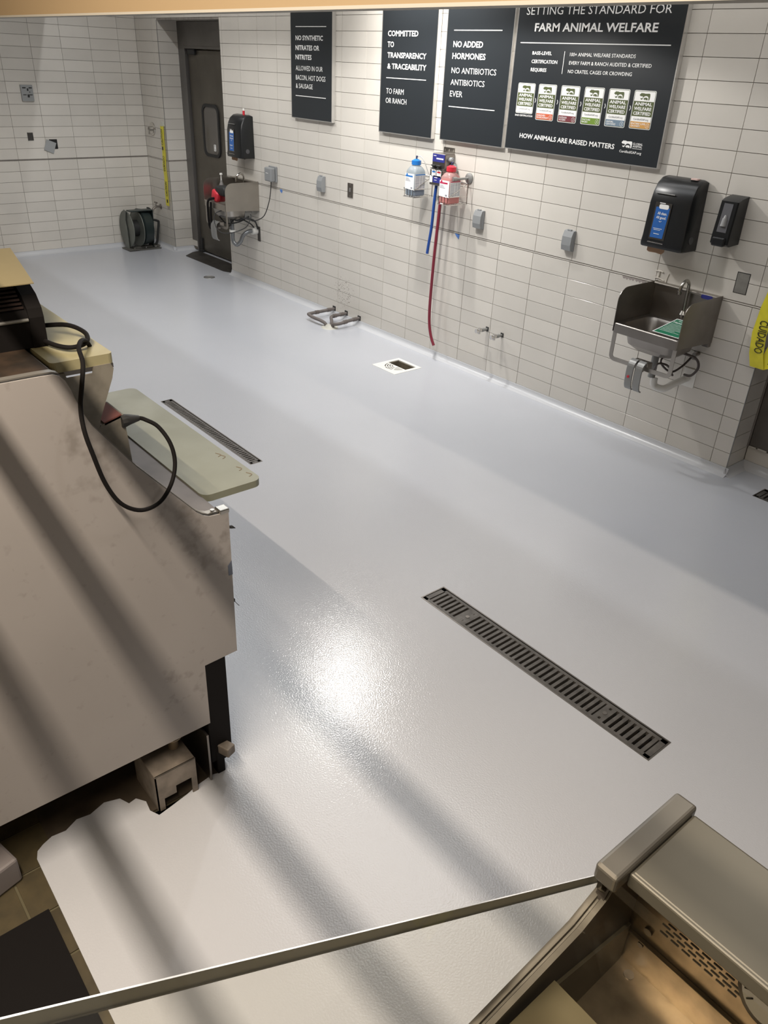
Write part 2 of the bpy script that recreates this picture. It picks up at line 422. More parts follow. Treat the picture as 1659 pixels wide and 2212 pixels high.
bm = NB(); box(bm, -3.2, -.42, -4.9, -3.45, -.0124, -.008); box(bm, -.42, -.02, -4.0, -3.45, -.0124, -.008); link('floor_underlay', bm, DFLOOR, fl3)
# cove base of the floor coating running up the tiles
def cove(name, pts):
    prof = [(0.0005, .046), (.004, .045), (.006, .03), (.014, .016), (.028, .006), (.046, .0006), (.046, -.002), (.0005, -.002)]
    bm = NB()
    for (a, b, n) in pts:
        a = Vector((*a, 0)); b = Vector((*b, 0)); n = Vector((*n, 0))
        loft(bm, [[a + n * d + Vector((0, 0, z)) for d, z in prof], [b + n * d + Vector((0, 0, z)) for d, z in prof]])
    return link(name, bm, COVE, kind='structure', smooth=True)
cove('baseboard_right', [((XD, 0), (XR + .018, 0), (0, -1)), ((XB, 0), (XP + .03, 0), (0, -1)), ((XR, -.018), (XR, .205), (1, 0)), ((XR, .205), (3, .205), (0, -1)), ((XP, -.03), (XP, YD), (1, 0))])
cove('baseboard_back', [((XB, -3.4), (XB, 0), (1, 0))])

# ------------------------------------------------------------------ drains
def linear_drain(name, label, t, n, separate, group=None):
    x0, x1, y0, y1 = t
    r = thing(name, label, 'drain', ((x0 + x1) / 2, (y0 + y1) / 2, 0), group)
    off = Vector(r.location)
    def L_(nm, bm, m, **k):
        bmesh.ops.translate(bm, verts=bm.verts, vec=-off); return link(nm, bm, m, r, **k)
    bm = NB(); prism(bm, [rect(t), [(x0 + .006, y0 + .006), (x0 + .006, y1 - .006), (x1 - .006, y1 - .006), (x1 - .006, y0 + .006)]], -.02, .0012, 'XY'); L_('frame', bm, STEELD)
    bm = NB(); box(bm, x0, x1, y0, y1, -.095, -.09); L_('channel', bm, PIT)
    iy0, iy1 = y0 + .009, y1 - .009
    bm = NB(); box(bm, x0 + .008, x1 - .008, iy0, iy0 + .014, -.02, -.001); box(bm, x0 + .008, x1 - .008, iy1 - .014, iy1, -.02, -.001)
    box(bm, x0 + .008, x0 + .03, iy0, iy1, -.02, -.001); box(bm, x1 - .03, x1 - .008, iy0, iy1, -.02, -.001)
    for fx in (.19, .80):
        xm = x0 + (x1 - x0) * fx
        if separate: prism(bm, [rect((xm - .022, xm + .022, iy0, iy1)), [(xm - .006, iy0 + .02), (xm + .006, iy0 + .02), (xm + .006, iy0 + .032), (xm - .006, iy0 + .032)], [(xm - .006, iy1 - .032), (xm + .006, iy1 - .032), (xm + .006, iy1 - .02), (xm - .006, iy1 - .02)]], -.02, -.0012, 'XY')
    L_('grate_rail', bm, IRON)
    pitch = (x1 - x0 - .06) / n; acc = NB()
    me = None
    for i in range(n):
        x = x0 + .03 + (i + .5) * pitch
        if me is None:
            b = NB(); box(b, -pitch * .29, pitch * .29, iy0 + .012 - off.y, iy1 - .012 - off.y, -.018, -.0016, .0008, seg=1)
            me = bpy.data.meshes.new('bar'); bmesh.ops.recalc_face_normals(b, faces=b.faces); b.to_mesh(me); b.free(); me.materials.append(IRON)
        if separate:
            o = bpy.data.objects.new('bar', me); COL.objects.link(o); o.parent = r; o.location = (x - off.x, 0, 0)
        else: box(acc, x - pitch * .29, x + pitch * .29, iy0 + .012, iy1 - .012, -.018, -.0016)
    if separate:
        acc.free()
        for fx in (.19, .80):
            bm = NB(); xm = x0 + (x1 - x0) * fx; cyl(bm, (xm, (y0 + y1) / 2, -.002), (xm, (y0 + y1) / 2, .0005), .009, seg=12); L_('screw', bm, STEELD)
    else: L_('bar_set', acc, IRON, kind='stuff')
linear_drain('trench_drain', 'long dark slotted trench drain in the open floor right of centre', D1, 44, True)
linear_drain('trench_drain', 'dark slotted trench drain seen just behind the pale green cutting board', D2, 48, False)
linear_drain('trench_drain', 'trench drain cut off by the right edge beside the wall corner', D3, 44, True)

r = thing('floor_sink', 'square white rimmed floor sink with half its slotted grate missing', 'drain', (-2.738, -.413, 0))
ox, oy = -2.738, -.413
bm = NB(); x0, x1, y0, y1 = DS
prism(bm, [[(a - ox, b - oy) for a, b in rect((x0 - .002, x1 + .002, y0 - .002, y1 + .002))], [(a - ox, b - oy) for a, b in rect((x0 + .03, x1 - .03, y0 + .03, y1 - .03))]], -.004, .0025, 'XY')
link('rim', bm, mat('white_enamel', (.86, .85, .80), .3), r)
bm = NB(); w2 = .104
for (a0, a1, b0, b1) in ((-w2, -w2 + .006, -w2, w2), (w2 - .006, w2, -w2, w2), (-w2, w2, -w2, -w2 + .006), (-w2, w2, w2 - .006, w2)): box(bm, a0, a1, b0, b1, -.09, -.004)
box(bm, -w2, w2, -w2, w2, -.092, -.088); link('bowl', bm, mat('sink_grime', (.20, .17, .12), .5, var=.4, vscale=25), r)
bm = NB()
holes = []
for rad in (.030, .048, .066, .084):
    for a0, a1 in ((188, 235), (-55, -8) if rad > .04 else (-50, -10), (242, 298)):
        n = 6; P = [(rad * math.cos(math.radians(a0 + (a1 - a0) * i / n)), -.002 + rad * math.sin(math.radians(a0 + (a1 - a0) * i / n))) for i in range(n + 1)]
        Q = [((rad + .009) * math.cos(math.radians(a0 + (a1 - a0) * i / n)), -.002 + (rad + .009) * math.sin(math.radians(a0 + (a1 - a0) * i / n))) for i in range(n + 1)]
        holes.append(Q + P[::-1])
prism(bm, [[(-w2, -w2), (w2, -w2), (w2, 0), (-w2, 0)]] + holes, -.004, .0018, 'XY'); link('half_grate', bm, mat('white_enamel', (.86, .85, .80), .3), r)

r = thing('floor_cleanout', 'small round dark drain cover flush in the floor before the metal door', 'drain', (-5.956, -.286, 0))
bm = NB(); tube(bm, [(0, 0, -.004), (0, 0, .0015)], .052, 24); link('cover', bm, GREYM, r)
bm = NB(); tube(bm, [(.056 * math.cos(a * PI / 12), .056 * math.sin(a * PI / 12), .0005) for a in range(24)], .003, 6, closed=True); link('ring', bm, STEELD, r)

# ------------------------------------------------------------------ swing door and frame
d = slab('door_1', lambda b: box(b, -7.135, -6.0, YD + .02, YD + .06, .02, 2.075, .004), DOORM)
bm = NB(); prism(bm, [[(-7.45, .115), (-7.45, 2.33), (XD, 2.33), (XD, 2.20), (-6.2, 2.095), (-7.15, 2.095), (-7.15, .0), (-7.20, .0), (-7.20, .115)][:] , ], YD - .02, YD + .012, 'XZ')
bm.free(); bm = NB()
box(bm, XP - .02, -7.15, YD - .012, YD + .012, .115, 2.33); box(bm, -7.15, XD, YD - .012, YD + .012, 2.095, 2.33); box(bm, -7.172, -7.148, YD - .014, YD + .06, 0, 2.12, .002)
box(bm, -7.15, XD, YD - .016, YD + .05, 2.085, 2.11, .002)
link('door_frame', bm, FRAMEM, d)
bm = NB(); box(bm, XP + .002, -7.172, YD - .012, YD + .01, .045, .112, .002); link('base_tile', bm, TILE, d)
bm = NB(); prism(bm, [rrect(-6.895, -6.53, 1.07, 1.585, .085, 6), rrect(-6.865, -6.56, 1.10, 1.555, .065, 6)[::-1]], YD + .006, YD + .022, 'XZ'); wf = link('window_gasket', bm, BLACKM, d)
bm = NB(); prism(bm, [rrect(-6.87, -6.555, 1.095, 1.56, .066, 6)], YD + .014, YD + .019, 'XZ'); link('window_pane', bm, mat('smoky_pane', (.10, .09, .08), .12, spec=.8), d)
bm = NB(); prism(bm, [rrect(-6.67, -6.63, 1.135, 1.20, .004, 2), rrect(-6.662, -6.638, 1.143, 1.192, .003, 2)[::-1]], YD + .010, YD + .0138, 'XZ'); box(bm, -6.656, -6.644, YD + .010, YD + .0138, 1.15, 1.185); link('pane_sticker', bm, WHT, d)
bm = NB(); box(bm, -7.12, -7.08, YD - .0, YD + .02, .02, .16, .004); box(bm, -7.13, -7.06, YD - .02, YD + .02, .0, .03, .004); link('pivot_hinge', bm, BLACKM, d)
bm = NB(); box(bm, -7.1, -6.95, YD - .01, YD + .03, 2.03, 2.085, .01); link('top_hinge', bm, BLACKM, d)
bm = NB(); prism(bm, [[(-6.985, -.028), (-6.12, -.028), (-5.985, .03), (-5.985, .22), (-7.14, .22), (-7.12, .13)]], -.001, .006, 'XY')
tag(link('threshold_plate', bm, mat('dark_threshold', (.055, .05, .045), .5, .3, var=.3, vscale=8)), 'dark threshold plate on the floor in front of the metal door', 'threshold')

# right alcove steel panel
d2 = slab('door_2', lambda b: box(b, XR + .012, 1.0, .192, .21, .150, 2.4, .002), mat('dark_door_panel', (.15, .135, .12), .45, .4, var=.25, vscale=6))
bm = NB()
x = XR + .01
while x < .9:
    l = random.uniform(.03, .09); box(bm, x, x + l, .19, .2005, .137, .137 + random.uniform(.006, .014), .002, seg=1); x += l + random.uniform(.002, .02)
link('bottom_seal', bm, mat('chipped_caulk', (.55, .52, .47), .7), d2)
bm = NB(); box(bm, XR + .0, XR + .012, .185, .2045, .14, 2.4); link('edge_channel', bm, STEELD, d2)

# ------------------------------------------------------------------ signs
YS = -.034
def F(x, z): return (x, YS - .0012, z)
def bar(bm, x0, x1, z, t=.005, fr=F):
    vs = [bm.verts.new(fr(*p)) for p in ((x0, z - t / 2), (x1, z - t / 2), (x1, z + t / 2), (x0, z + t / 2))]; bm.faces.new(vs)
def sign(name, label, x0, x1, z0, z1, lines):
    r = thing(name, label, 'sign', ((x0 + x1) / 2, 0, z0), 'dark information signs on the tiled wall')
    ox, oz = r.location.x, r.location.z
    def P(nm, bm, m, parent=r, **k):
        if parent == r: bmesh.ops.translate(bm, verts=bm.verts, vec=(-ox, 0, -oz))
        return link(nm, bm, m, parent, **k)
    bm = NB(); box(bm, x0, x1, YS, -.004, z0, z1, .001, seg=1); P('panel', bm, SIGN)
    bm = NB(); e = .005
    for a in ((x0 - e, x1 + e, z0 - e, z0), (x0 - e, x1 + e, z1, z1 + e), (x0 - e, x0, z0, z1), (x1, x1 + e, z0, z1)): box(bm, a[0], a[1], YS - .001, -.001, a[2], a[3])
    P('frame', bm, ALU)
    bm = NB()
    for body, a, b, z, h, bold in lines:
        if body == '-': bar(bm, a, b, z)
        else: text(bm, body, a, b, z, h, bold, F)
    P('lettering', bm, WHT)
    return r, P
BO, RG = .022, .0
sign('wall_sign', 'leftmost narrow black sign reading NO SYNTHETIC NITRATES OR NITRITES', -4.718, -4.139, 1.601, 2.42, [
    ('-', -4.646, -4.216, 2.269, 0, 0), ('NO SYNTHETIC', -4.648, -4.262, 2.173, .034, BO), ('NITRATES OR', -4.650, -4.311, 2.103, .035, BO), ('NITRITES', -4.652, -4.419, 2.036, .035, BO),
    ('ALLOWED IN OUR', -4.650, -4.263, 1.957, .034, RG), ('BACON, HOT DOGS', -4.651, -4.225, 1.888, .035, RG), ('& SAUSAGE', -4.651, -4.404, 1.826, .034, RG), ('-', -4.657, -4.218, 1.769, 0, 0)])
sign('wall_sign', 'narrow black sign reading COMMITTED TO TRANSPARENCY & TRACEABILITY', -3.518, -2.929, 1.585, 2.42, [
    ('COMMITTED', -3.454, -3.123, 2.210, .035, BO), ('TO', -3.453, -3.381, 2.142, .035, BO), ('TRANSPARENCY', -3.450, -3.026, 2.075, .035, BO), ('& TRACEABILITY', -3.447, -3.019, 2.005, .035, BO),
    ('-', -3.455, -3.015, 1.947, 0, 0), ('TO FARM', -3.449, -3.249, 1.844, .035, RG), ('OR RANCH', -3.451, -3.214, 1.782, .034, RG)])
sign('wall_sign', 'narrow black sign reading NO ADDED HORMONES above the red bottle', -2.831, -2.236, 1.589, 2.42, [
    ('-', -2.766, -2.329, 2.249, 0, 0), ('NO ADDED', -2.764, -2.487, 2.152, .035, BO), ('HORMONES', -2.765, -2.455, 2.084, .035, BO), ('NO ANTIBIOTICS', -2.763, -2.347, 2.000, .034, RG),
    ('ANTIBIOTICS', -2.763, -2.442, 1.930, .034, RG), ('EVER', -2.762, -2.640, 1.860, .035, RG), ('-', -2.766, -2.329, 1.799, 0, 0)])
r4, P4 = sign('wall_sign', 'wide black FARM ANIMAL WELFARE sign with six coloured certification badges', -2.203, -1.046, 1.592, 2.42, [
    ('SETTING THE STANDARD FOR', -2.142, -1.136, 2.330, .041, RG), ('FARM ANIMAL WELFARE', -2.064, -1.201, 2.244, .043, BO), ('-', -2.166, -1.104, 2.185, 0, 0),
    ('BASE-LEVEL', -2.060, -1.907, 2.123, .018, BO), ('CERTIFICATION', -2.059, -1.856, 2.078, .019, BO), ('REQUIRES', -2.058, -1.933, 2.034, .019, BO),
    ('100+ ANIMAL WELFARE STANDARDS', -1.769, -1.311, 2.121, .018, .006), ('EVERY FARM & RANCH AUDITED & CERTIFIED', -1.767, -1.199, 2.078, .018, .006), ('NO CRATES, CAGES OR CROWDING', -1.767, -1.316, 2.034, .018, .006),
    ('HOW ANIMALS ARE RAISED MATTERS', -2.087, -1.350, 1.660, .027, BO), ('GLOBAL', -1.228, -1.162, 1.695, .011, .01), ('ANIMAL', -1.227, -1.163, 1.682, .011, .01), ('CertifiedGAP.org', -1.311, -1.162, 1.649, .013, .01),
    ('BASE CERTIFICATION', -2.145, -2.0, 1.783, .010, .02)])
bm = NB()
vs = [bm.verts.new(F(*p)) for p in ((-1.812, 2.028), (-1.808, 2.028), (-1.808, 2.145), (-1.812, 2.145))]; bm.faces.new(vs)
bar(bm, -1.228, -1.163, 1.676, .002)
for cx in (-1.99, -1.815, -1.638, -1.462, -1.289):
    for s in (1, -1):
        vs = [bm.verts.new(F(*p)) for p in ((cx - .004, 1.878 + s * .012), (cx, 1.878 + s * .012), (cx + .005, 1.878), (cx + .001, 1.878))]; bm.faces.new(vs)
P4('divider_line', bm, WHT)
COW = [(0, .62), (.02, .78), (.10, .86), (.16, .98), (.22, .92), (.34, .95), (.5, .88), (.72, .90), (.90, .92), (.98, .84), (1.0, .55), (.99, .2), (.97, .0), (.88, .0), (.88, .12), (.86, .38), (.80, .50), (.66, .58), (.52, .56), (.42, .44), (.36, .28), (.34, .40), (.28, .5), (.20, .52), (.12, .46), (.10, .56), (.04, .55)]
PIG = [(.40, .12), (.44, .26), (.54, .34), (.68, .36), (.80, .28), (.82, .0), (.75, .0), (.74, .12), (.70, 0.0), (.64, 0), (.63, .14), (.58, .12), (.56, .0), (.50, .0), (.49, .12)]
HEN = [(.14, .10), (.10, .28), (.18, .22), (.26, .24), (.30, .34), (.34, .28), (.33, .14), (.27, .05), (.20, .05)]
def beast(bm, x, z, w_, h_, dy=.0):
    for poly in (COW, PIG, HEN):
        P = [(x + a * w_, z + b * h_) for a, b in poly]
        tris = tessellate_polygon([[Vector((*p, 0)) for p in P]])
        V = [bm.verts.new((p[0], YS - .0012 - dy, p[1])) for p in P]
        for t in tris:
            try: bm.faces.new([V[i] for i in t])
            except ValueError: pass
bm = NB(); beast(bm, -1.305, 1.676, .072, .038); P4('animal_emblem', bm, WHT)
BADGES = [(-2.144, 1.800, None, None, ''), (-1.974, 1.772, (.58, .12, .05), ('ENRICHED', 'ENVIRONMENT'), '2'), (-1.797, 1.772, (.18, .035, .045), ('OUTDOOR', 'ACCESS'), '3'),
          (-1.621, 1.773, (.16, .27, .03), ('PASTURE', 'BASED'), '4'), (-1.447, 1.775, (.16, .23, .30), ('ANIMAL', 'CENTERED'), '5'), (-1.276, 1.777, (.62, .32, .08), ('ENTIRE LIFE', 'ON FARM'), '5')]
for i, (bx, bz, colr, words, num) in enumerate(BADGES):
    bm = NB(); prism(bm, [[(p[0], p[1]) for p in rrect(bx, bx + .141, bz, 1.969, .009, 3)]], YS - .0015, YS, 'XZ'); bg = P4('badge', bm, WHT)
    bg_m = Matrix.Identity(4)
    def Q(nm, bm, m):
        bmesh.ops.translate(bm, verts=bm.verts, vec=(-r4.location.x, 0, -r4.location.z)); return link(nm, bm, m, bg)
    FB = lambda x, z: (x, YS - .0021, z); FC = lambda x, z: (x, YS - .0026, z)
    bm = NB()
    ring_o = rrect(bx + .003, bx + .138, bz + .003, 1.966, .007, 3); ring_i = rrect(bx + .005, bx + .136, bz + .005, 1.964, .006, 3)[::-1]
    prism(bm, [ring_o, ring_i], YS - .0021, YS - .0016, 'XZ')
    Y0 = 1.838 if i else 1.838
    bar(bm, bx + .006, bx + .135, 1.878, .075, FB); beast(bm, bx + .036, 1.922, .068, .036, .0009)
    Q('badge_print', bm, OLIVE)
    bm = NB()
    for k, t_ in enumerate(('ANIMAL', 'WELFARE', 'CERTIFIED')): text(bm, t_, bx + .014, bx + .127, 1.894 - k * .0235, .0165, BO, FC)
    if words:
        text(bm, words[0], bx + .011, bx + .011 + .0085 * len(words[0]), bz + .022, .009, .01, FC); text(bm, words[1], bx + .011, bx + .011 + .0085 * len(words[1]), bz + .010, .009, .01, FC)
        text(bm, num, bx + .117, bx + .123, bz + .013, .012, 0, FC)
        prism(bm, [circ(bx + .120, bz + .019, .0125, 16), circ(bx + .120, bz + .019, .0112, 16)[::-1]], YS - .0029, YS - .0026, 'XZ')
    Q('badge_lettering', bm, WHT)
    bm = NB(); text(bm, 'CertifiedGAP.org', bx + .022, bx + .119, 1.8215, .009, 0, FC); Q('badge_footnote', bm, mat('grey_print', (.2, .2, .2), .5))
    if colr:
        bm = NB(); bar(bm, bx + .006, bx + .135, bz + .021, .032, FB); Q('badge_band', bm, mat('badge_ink_%d' % i, colr, .5))

# ------------------------------------------------------------------ wall boxes and plates
def weather_box(x0, x1, z0, z1, label, cord=False):
    r = thing('outlet_box', label, 'outlet', ((x0 + x1) / 2, 0, z0), 'grey weatherproof outlet covers on the long wall')
    w_, h_ = x1 - x0, z1 - z0
    bm = NB(); box(bm, -w_ / 2, w_ / 2, -.016, -.0005, 0, h_, .003); link('base_plate', bm, GREYP, r)
    bm = NB(); prism(bm, [[(-.016, .002), (-.016, h_ - .002), (-.026, h_ - .004), (-.040, h_ * .7), (-.043, h_ * .3), (-.036, .006)]], -w_ / 2 + .003, w_ / 2 - .003, 'YZ'); link('lid', bm, GREYP, r)
    bm = NB(); box(bm, -.016, .016, -.026, -.014, h_ - .004, h_ + .006, .002); link('hinge', bm, GREYP, r)
    return r
weather_box(-4.345, -4.265, 1.043, 1.172, 'grey outlet cover below the leftmost sign')
weather_box(-2.432, -2.352, 1.047, 1.172, 'grey outlet cover to the right of the red bottle')
weather_box(-1.627, -1.548, 1.041, 1.168, 'grey outlet cover below the wide badge sign, left of the near sink')
ob = thing('outlet_box', 'bulky grey in-use outlet cover with a black cord beside the far sink', 'outlet', (-5.09, 0, 1.03))
bm = NB(); box(bm, -.065, .065, -.018, -.0005, 0, .135, .005); link('base_plate', bm, GREYP, ob)
bm = NB(); box(bm, -.06, .056, -.07, -.018, .005, .125, .012, seg=3); link('lid', bm, GREYP, ob)
bm = NB(); box(bm, -.03, .01, -.0712, -.07, .075, .079); link('lid_mark', bm, WHT, ob)
bm = NB(); tube(bm, [(-5.07, -.045, 1.04), (-5.07, -.05, .98), (-5.09, -.06, .86), (-5.16, -.08, .72), (-5.27, -.12, .66), (-5.34, -.13, .66), (-5.42, -.2, .68), (-5.5, -.33, .74)], .0042, 8, sub=6)
tube(bm, [(-5.5, -.33, .74), (-5.54, -.40, .70), (-5.5, -.42, .60), (-5.42, -.40, .55), (-5.36, -.30, .555), (-5.33, -.18, .60), (-5.34, -.12, .68), (-5.36, -.11, .71)], .0042, 8, sub=6)
bmesh.ops.translate(bm, verts=bm.verts, vec=(5.09, 0, -1.03)); link('cord', bm, BLACKM, ob, smooth=True)
r = thing('wall_plate', 'narrow stainless blank plate between two grey outlets on the long wall', 'plate', (-3.908, 0, 1.05))
bm = NB(); box(bm, -.036, .036, -.006, -.0005, 0, .112, .002); link('plate', bm, STEELD, r)
bm = NB(); box(bm, -.008, .008, -.009, -.006, .045, .075, .001); link('switch', bm, GREYM, r)
for zz in (.1, .012):
    bm = NB(); cyl(bm, (0, -.0075, zz), (0, -.005, zz), .003, seg=8); link('screw', bm, CHROME, r)
r = thing('wall_plate', 'bare metal blank plate recessed in the tiles right of the near sink', 'plate', (-.405, 0, 1.028))
bm = NB(); box(bm, -.034, .034, -.0012, .0, 0.003, .108); link('plate', bm, mat('dull_zinc', (.36, .35, .32), .5, .6, var=.2, vscale=20), r)
bm = NB(); prism(bm, [[(-.038, 0), (.038, 0), (.038, .112), (-.038, .112)], [(-.034, .003), (-.034, .108), (.034, .108), (.034, .003)]], -.0008, .0, 'XZ'); link('gap', bm, PIT, r)
# back wall
r = thing('junction_plate', 'pale grey open bracket plate high on the left back wall', 'plate', (XB, -1.262, 1.54))
bm = NB(); prism(bm, [[(-.06, 0), (.06, 0), (.06, .15), (-.06, .15)]], .001, .022, 'YZ'); link('body', bm, mat('pale_grey_box', (.33, .34, .34), .5), r)
bm = NB()
for a in ((-.045, -.01, .118, .128), (.02, .052, .118, .128), (-.045, -.012, .055, .062), (.015, .05, .055, .062), (.0, .014, .095, .118), (-.002, .018, .035, .062), (.02, .03, .08, .088)): box(bm, .022, .024, a[0], a[1], a[2], a[3])
link('slot', bm, BLACKM, r)
bm = NB(); box(bm, XB + .0008, XB + .0035, -1.325, -1.268, 1.167, 1.243); box(bm, XB + .0005, XB + .006, -1.327, -1.322, 1.165, 1.245)
tag(link('open_wall_box', bm, mat('dark_box', (.045, .04, .035), .6)), 'small dark open electrical box hole in the left back wall', 'outlet')
r = thing('tilted_cover_plate', 'loose grey cover plate hanging askew beside the open box', 'plate', (XB, -1.11, 1.1))
bm = NB(); box(bm, .001, .003, .0, .085, -.02, .075); link('box_hole', bm, PIT, r)
bm = NB(); box(bm, .008, .012, -.053, .053, -.05, .062, .002, rot=Matrix.Rotation(math.radians(-22), 3, 'X')); link('plate', bm, mat('pale_grey_box', (.33, .34, .34), .5), r)

# blue tape bits and chipped caulk
bm = NB(); prism(bm, [[(-2.636, .975), (-2.618, .955), (-2.592, .938), (-2.585, .972)]], -.0016, -.0008, 'XZ'); tag(link('tape_scrap', bm, TAPEB), 'torn scrap of blue tape on the tile ledge under the red bottle', 'tape')
bm = NB(); prism(bm, [[(-4.99, .978), (-4.985, .958), (-4.96, .945), (-4.945, .965), (-4.955, .98)]], -.0016, -.0008, 'XZ'); tag(link('tape_scrap', bm, TAPEB), 'tiny scrap of blue tape on the ledge right of the far sink', 'tape')
bm = NB()
up_, dn = [], []
n = 26
for i in range(n + 1):
    x = -1.155 + .17 * i / n; up_.append((x, .9725 + random.uniform(-.001, .0)))
    dn.append((x, .9725 - (.004 + .012 * abs(math.sin(i * .9)) * (1 if not 12 < i < 15 else .1) + random.uniform(0, .003))))
prism(bm, [up_ + dn[::-1]], -.0008, -.0001, 'XZ'); tag(link('chipped_patch', bm, mat('bare_mortar', (.33, .29, .27), .9)), 'grey chipped patch of missing glaze left of the near sink', 'damage')
bm = NB(); tube(bm, [(-.935, -.003, 1.045), (-.91, -.003, 1.05), (-.885, -.003, 1.045)], .004, 6, sub=3); tube(bm, [(-.91, -.003, 1.05), (-.908, -.003, 1.03), (-.912, -.003, 1.012)], .004, 6, sub=3); tube(bm, [(-.932, -.003, 1.005), (-.912, -.003, 1.01), (-.87, -.003, 1.0)], .003, 6, sub=3); tube(bm, [(-.845, -.002, 1.045), (-.852, -.002, 1.02), (-.855, -.002, .99)], .002, 6, sub=3)
tag(link('caulk_smear', bm, mat('caulk', (.72, .68, .60), .5), smooth=True), 'smeared bead of white caulk above the near sink', 'caulk')

# ------------------------------------------------------------------ paper towel dispensers
def towel(xc, z0, label, mark, seal):
    r = thing('towel_dispenser', label, 'dispenser', (xc, 0, z0), 'black paper towel dispensers over the sinks')
    w2 = .137; H = .37
    prof = [(-.001, .0), (-.001, H - .005), (-.03, H + .003), (-.07, H - .004), (-.105, H - .03), (-.128, H - .075), (-.14, H - .13), (-.143, .06), (-.15, .02), (-.145, .004), (-.12, .0)]
    bm = NB(); secs = []
    for x, s in ((-w2, .90), (-w2 + .006, .965), (-w2 + .02, 1.0), (w2 - .02, 1.0), (w2 - .006, .965), (w2, .90)):
        secs.append([(x * (1.0 - .09 * max(0, (z / H) - .1)), y * s, H / 2 + (z - H / 2) * (s * .4 + .6)) for y, z in prof])
    loft(bm, secs); link('housing', bm, BLACK, r, smooth=True)
    bm = NB(); box(bm, -.10, .02, -.1385, -.1335, H - .083, H - .078, .001); link('chrome_line', bm, GREYM, r)
    # window and blue label on the front (leaning with it)
    Ff = lambda d: (lambda x, z: (x, -.1438 - d, z))
    def quad(nm, pts, m, d, par=r):
        bm = NB(); prism(bm, [pts], -.1438 - d, -.1438 - d + .0006, 'XZ'); return link(nm, bm, m, par)
    quad('window_recess', [(-.088, .035), (.012, .035), (.020, H - .125), (-.082, H - .125)], mat('smoke_window', (.05, .045, .04), .15), .0012)
    bm = NB(); box(bm, -.088, .012, -.149, -.144, .030, .0345, .001); link('window_sill', bm, CHROME, r)
    lb = quad('label', [(-.080, .058), (.0, .058), (.012, H - .150), (-.074, H - .150)], DISPB, .002)
    bm = NB(); prism(bm, [rrect(-.056, .004, H - .158, H - .134, .009, 3)], -.1468, -.1462, 'XZ'); bar(bm, -.056, -.02, H - .128, .004, Ff(.0026))
    text(bm, 'All clean.', -.058, .001, H - .188, .014, .02, Ff(.0028)); text(bm, 'All good.', -.062, .0, H - .210, .014, .02, Ff(.0028))
    tube(bm, [(-.040, -.1466, H - .222), (-.032, -.1466, H - .226), (-.024, -.1466, H - .221)], .0012, 5, sub=3)
    bar(bm, -.068, -.012, H - .262, .0022, Ff(.0026)); bar(bm, -.064, -.022, H - .269, .0022, Ff(.0026)); bar(bm, -.060, -.024, H - .290, .003, Ff(.0026))
    link('label_print', bm, WHT, lb)
    bm = NB(); cyl(bm, (w2 - .004, -.075, .065), (w2 + .0025, -.075, .065), .020, seg=20); link('lock_disc', bm, mat('dark_grey_disc', (.08, .08, .085), .4), r)
    bm = NB(); cyl(bm, (.05, -.06, -.012), (.05, -.06, .004), .006, seg=10); link('latch', bm, BLACKM, r)
    bm = NB(); prism(bm, [[(-.100, .004), (-.100, -.022), (-.085, -.028), (-.04, -.026), (-.005, -.03), (.01, -.016), (.012, .004)]], -.115, -.112, 'XZ'); link('paper_end', bm, BROWNP, r)
    return r
towel(-.853, 1.193, 'large black paper towel dispenser over the near sink', 0, 0)
towel(-5.557, 1.193, 'black paper towel dispenser over the far sink by the door', 0, 0)
bm = NB(); prism(bm, [rrect(-.80, -.755, -.075, -.045, .008, 3)], 1.563, 1.570, 'XY'); tag(link('soap_sliver', bm, mat('pink_soap', (.75, .55, .50), .4)), 'flat pale pink tag lying on top of the near towel dispenser', 'tag')
bm = NB(); tube(bm, [(-5.49, -.06, 1.563), (-5.49, -.06, 1.60)], .011, 12); 
o = link('small_red_bottle', bm, RED, smooth=True); tag(o, 'tiny red bottle standing on top of the far towel dispenser', 'bottle')
bm = NB(); tube(bm, [(-5.49, -.06, 1.60), (-5.49, -.06, 1.62)], [.010, .007], 12); link('cap', bm, WPL, o)

# soap dispenser
r = thing('soap_dispenser', 'black wedge shaped soap dispenser with clear window at far right', 'dispenser', (-.532, 0, 1.268))
prof = [(-.001, .006), (-.001, .246), (-.075, .234), (-.10, .222), (-.118, .045), (-.12, .012), (-.10, .0)]
bm = NB(); loft(bm, [[(x * (1 - .06 * z / .25), y * s, z) for y, z in prof] for x, s in ((-.052, .94), (-.045, 1), (.045, 1), (.052, .94))]); link('housing', bm, BLACK, r, smooth=True)
def on_front(x, z, d=0): # sloping front plane of the soap dispenser
    t = (z - .045) / (.222 - .045); return (x, -.118 + .018 * t - d, z)
bm = NB()
loft(bm, [[on_front(x, z, .0004) for x, z in ((-.028, .07), (.026, .07), (.024, .212), (-.026, .212))], [on_front(x, z, .0018) for x, z in ((-.028, .07), (.026, .07), (.024, .212), (-.026, .212))]])
link('window', bm, mat('soap_window', (.13, .13, .14), .1, spec=.8), r)
bm = NB(); tube(bm, [on_front(0, .10, .001), on_front(0, .14, .001)], [.016, .013], 12); tube(bm, [on_front(0, .14, .001), on_front(0, .155, .001)], [.010, .006], 10); link('pouch', bm, mat('grey_pouch', (.35, .35, .35), .2), r, smooth=True)
bm = NB(); box(bm, -.036, .036, -.134, -.10, .0, .045, .008, seg=3); link('push_bar', bm, BLACK, r)

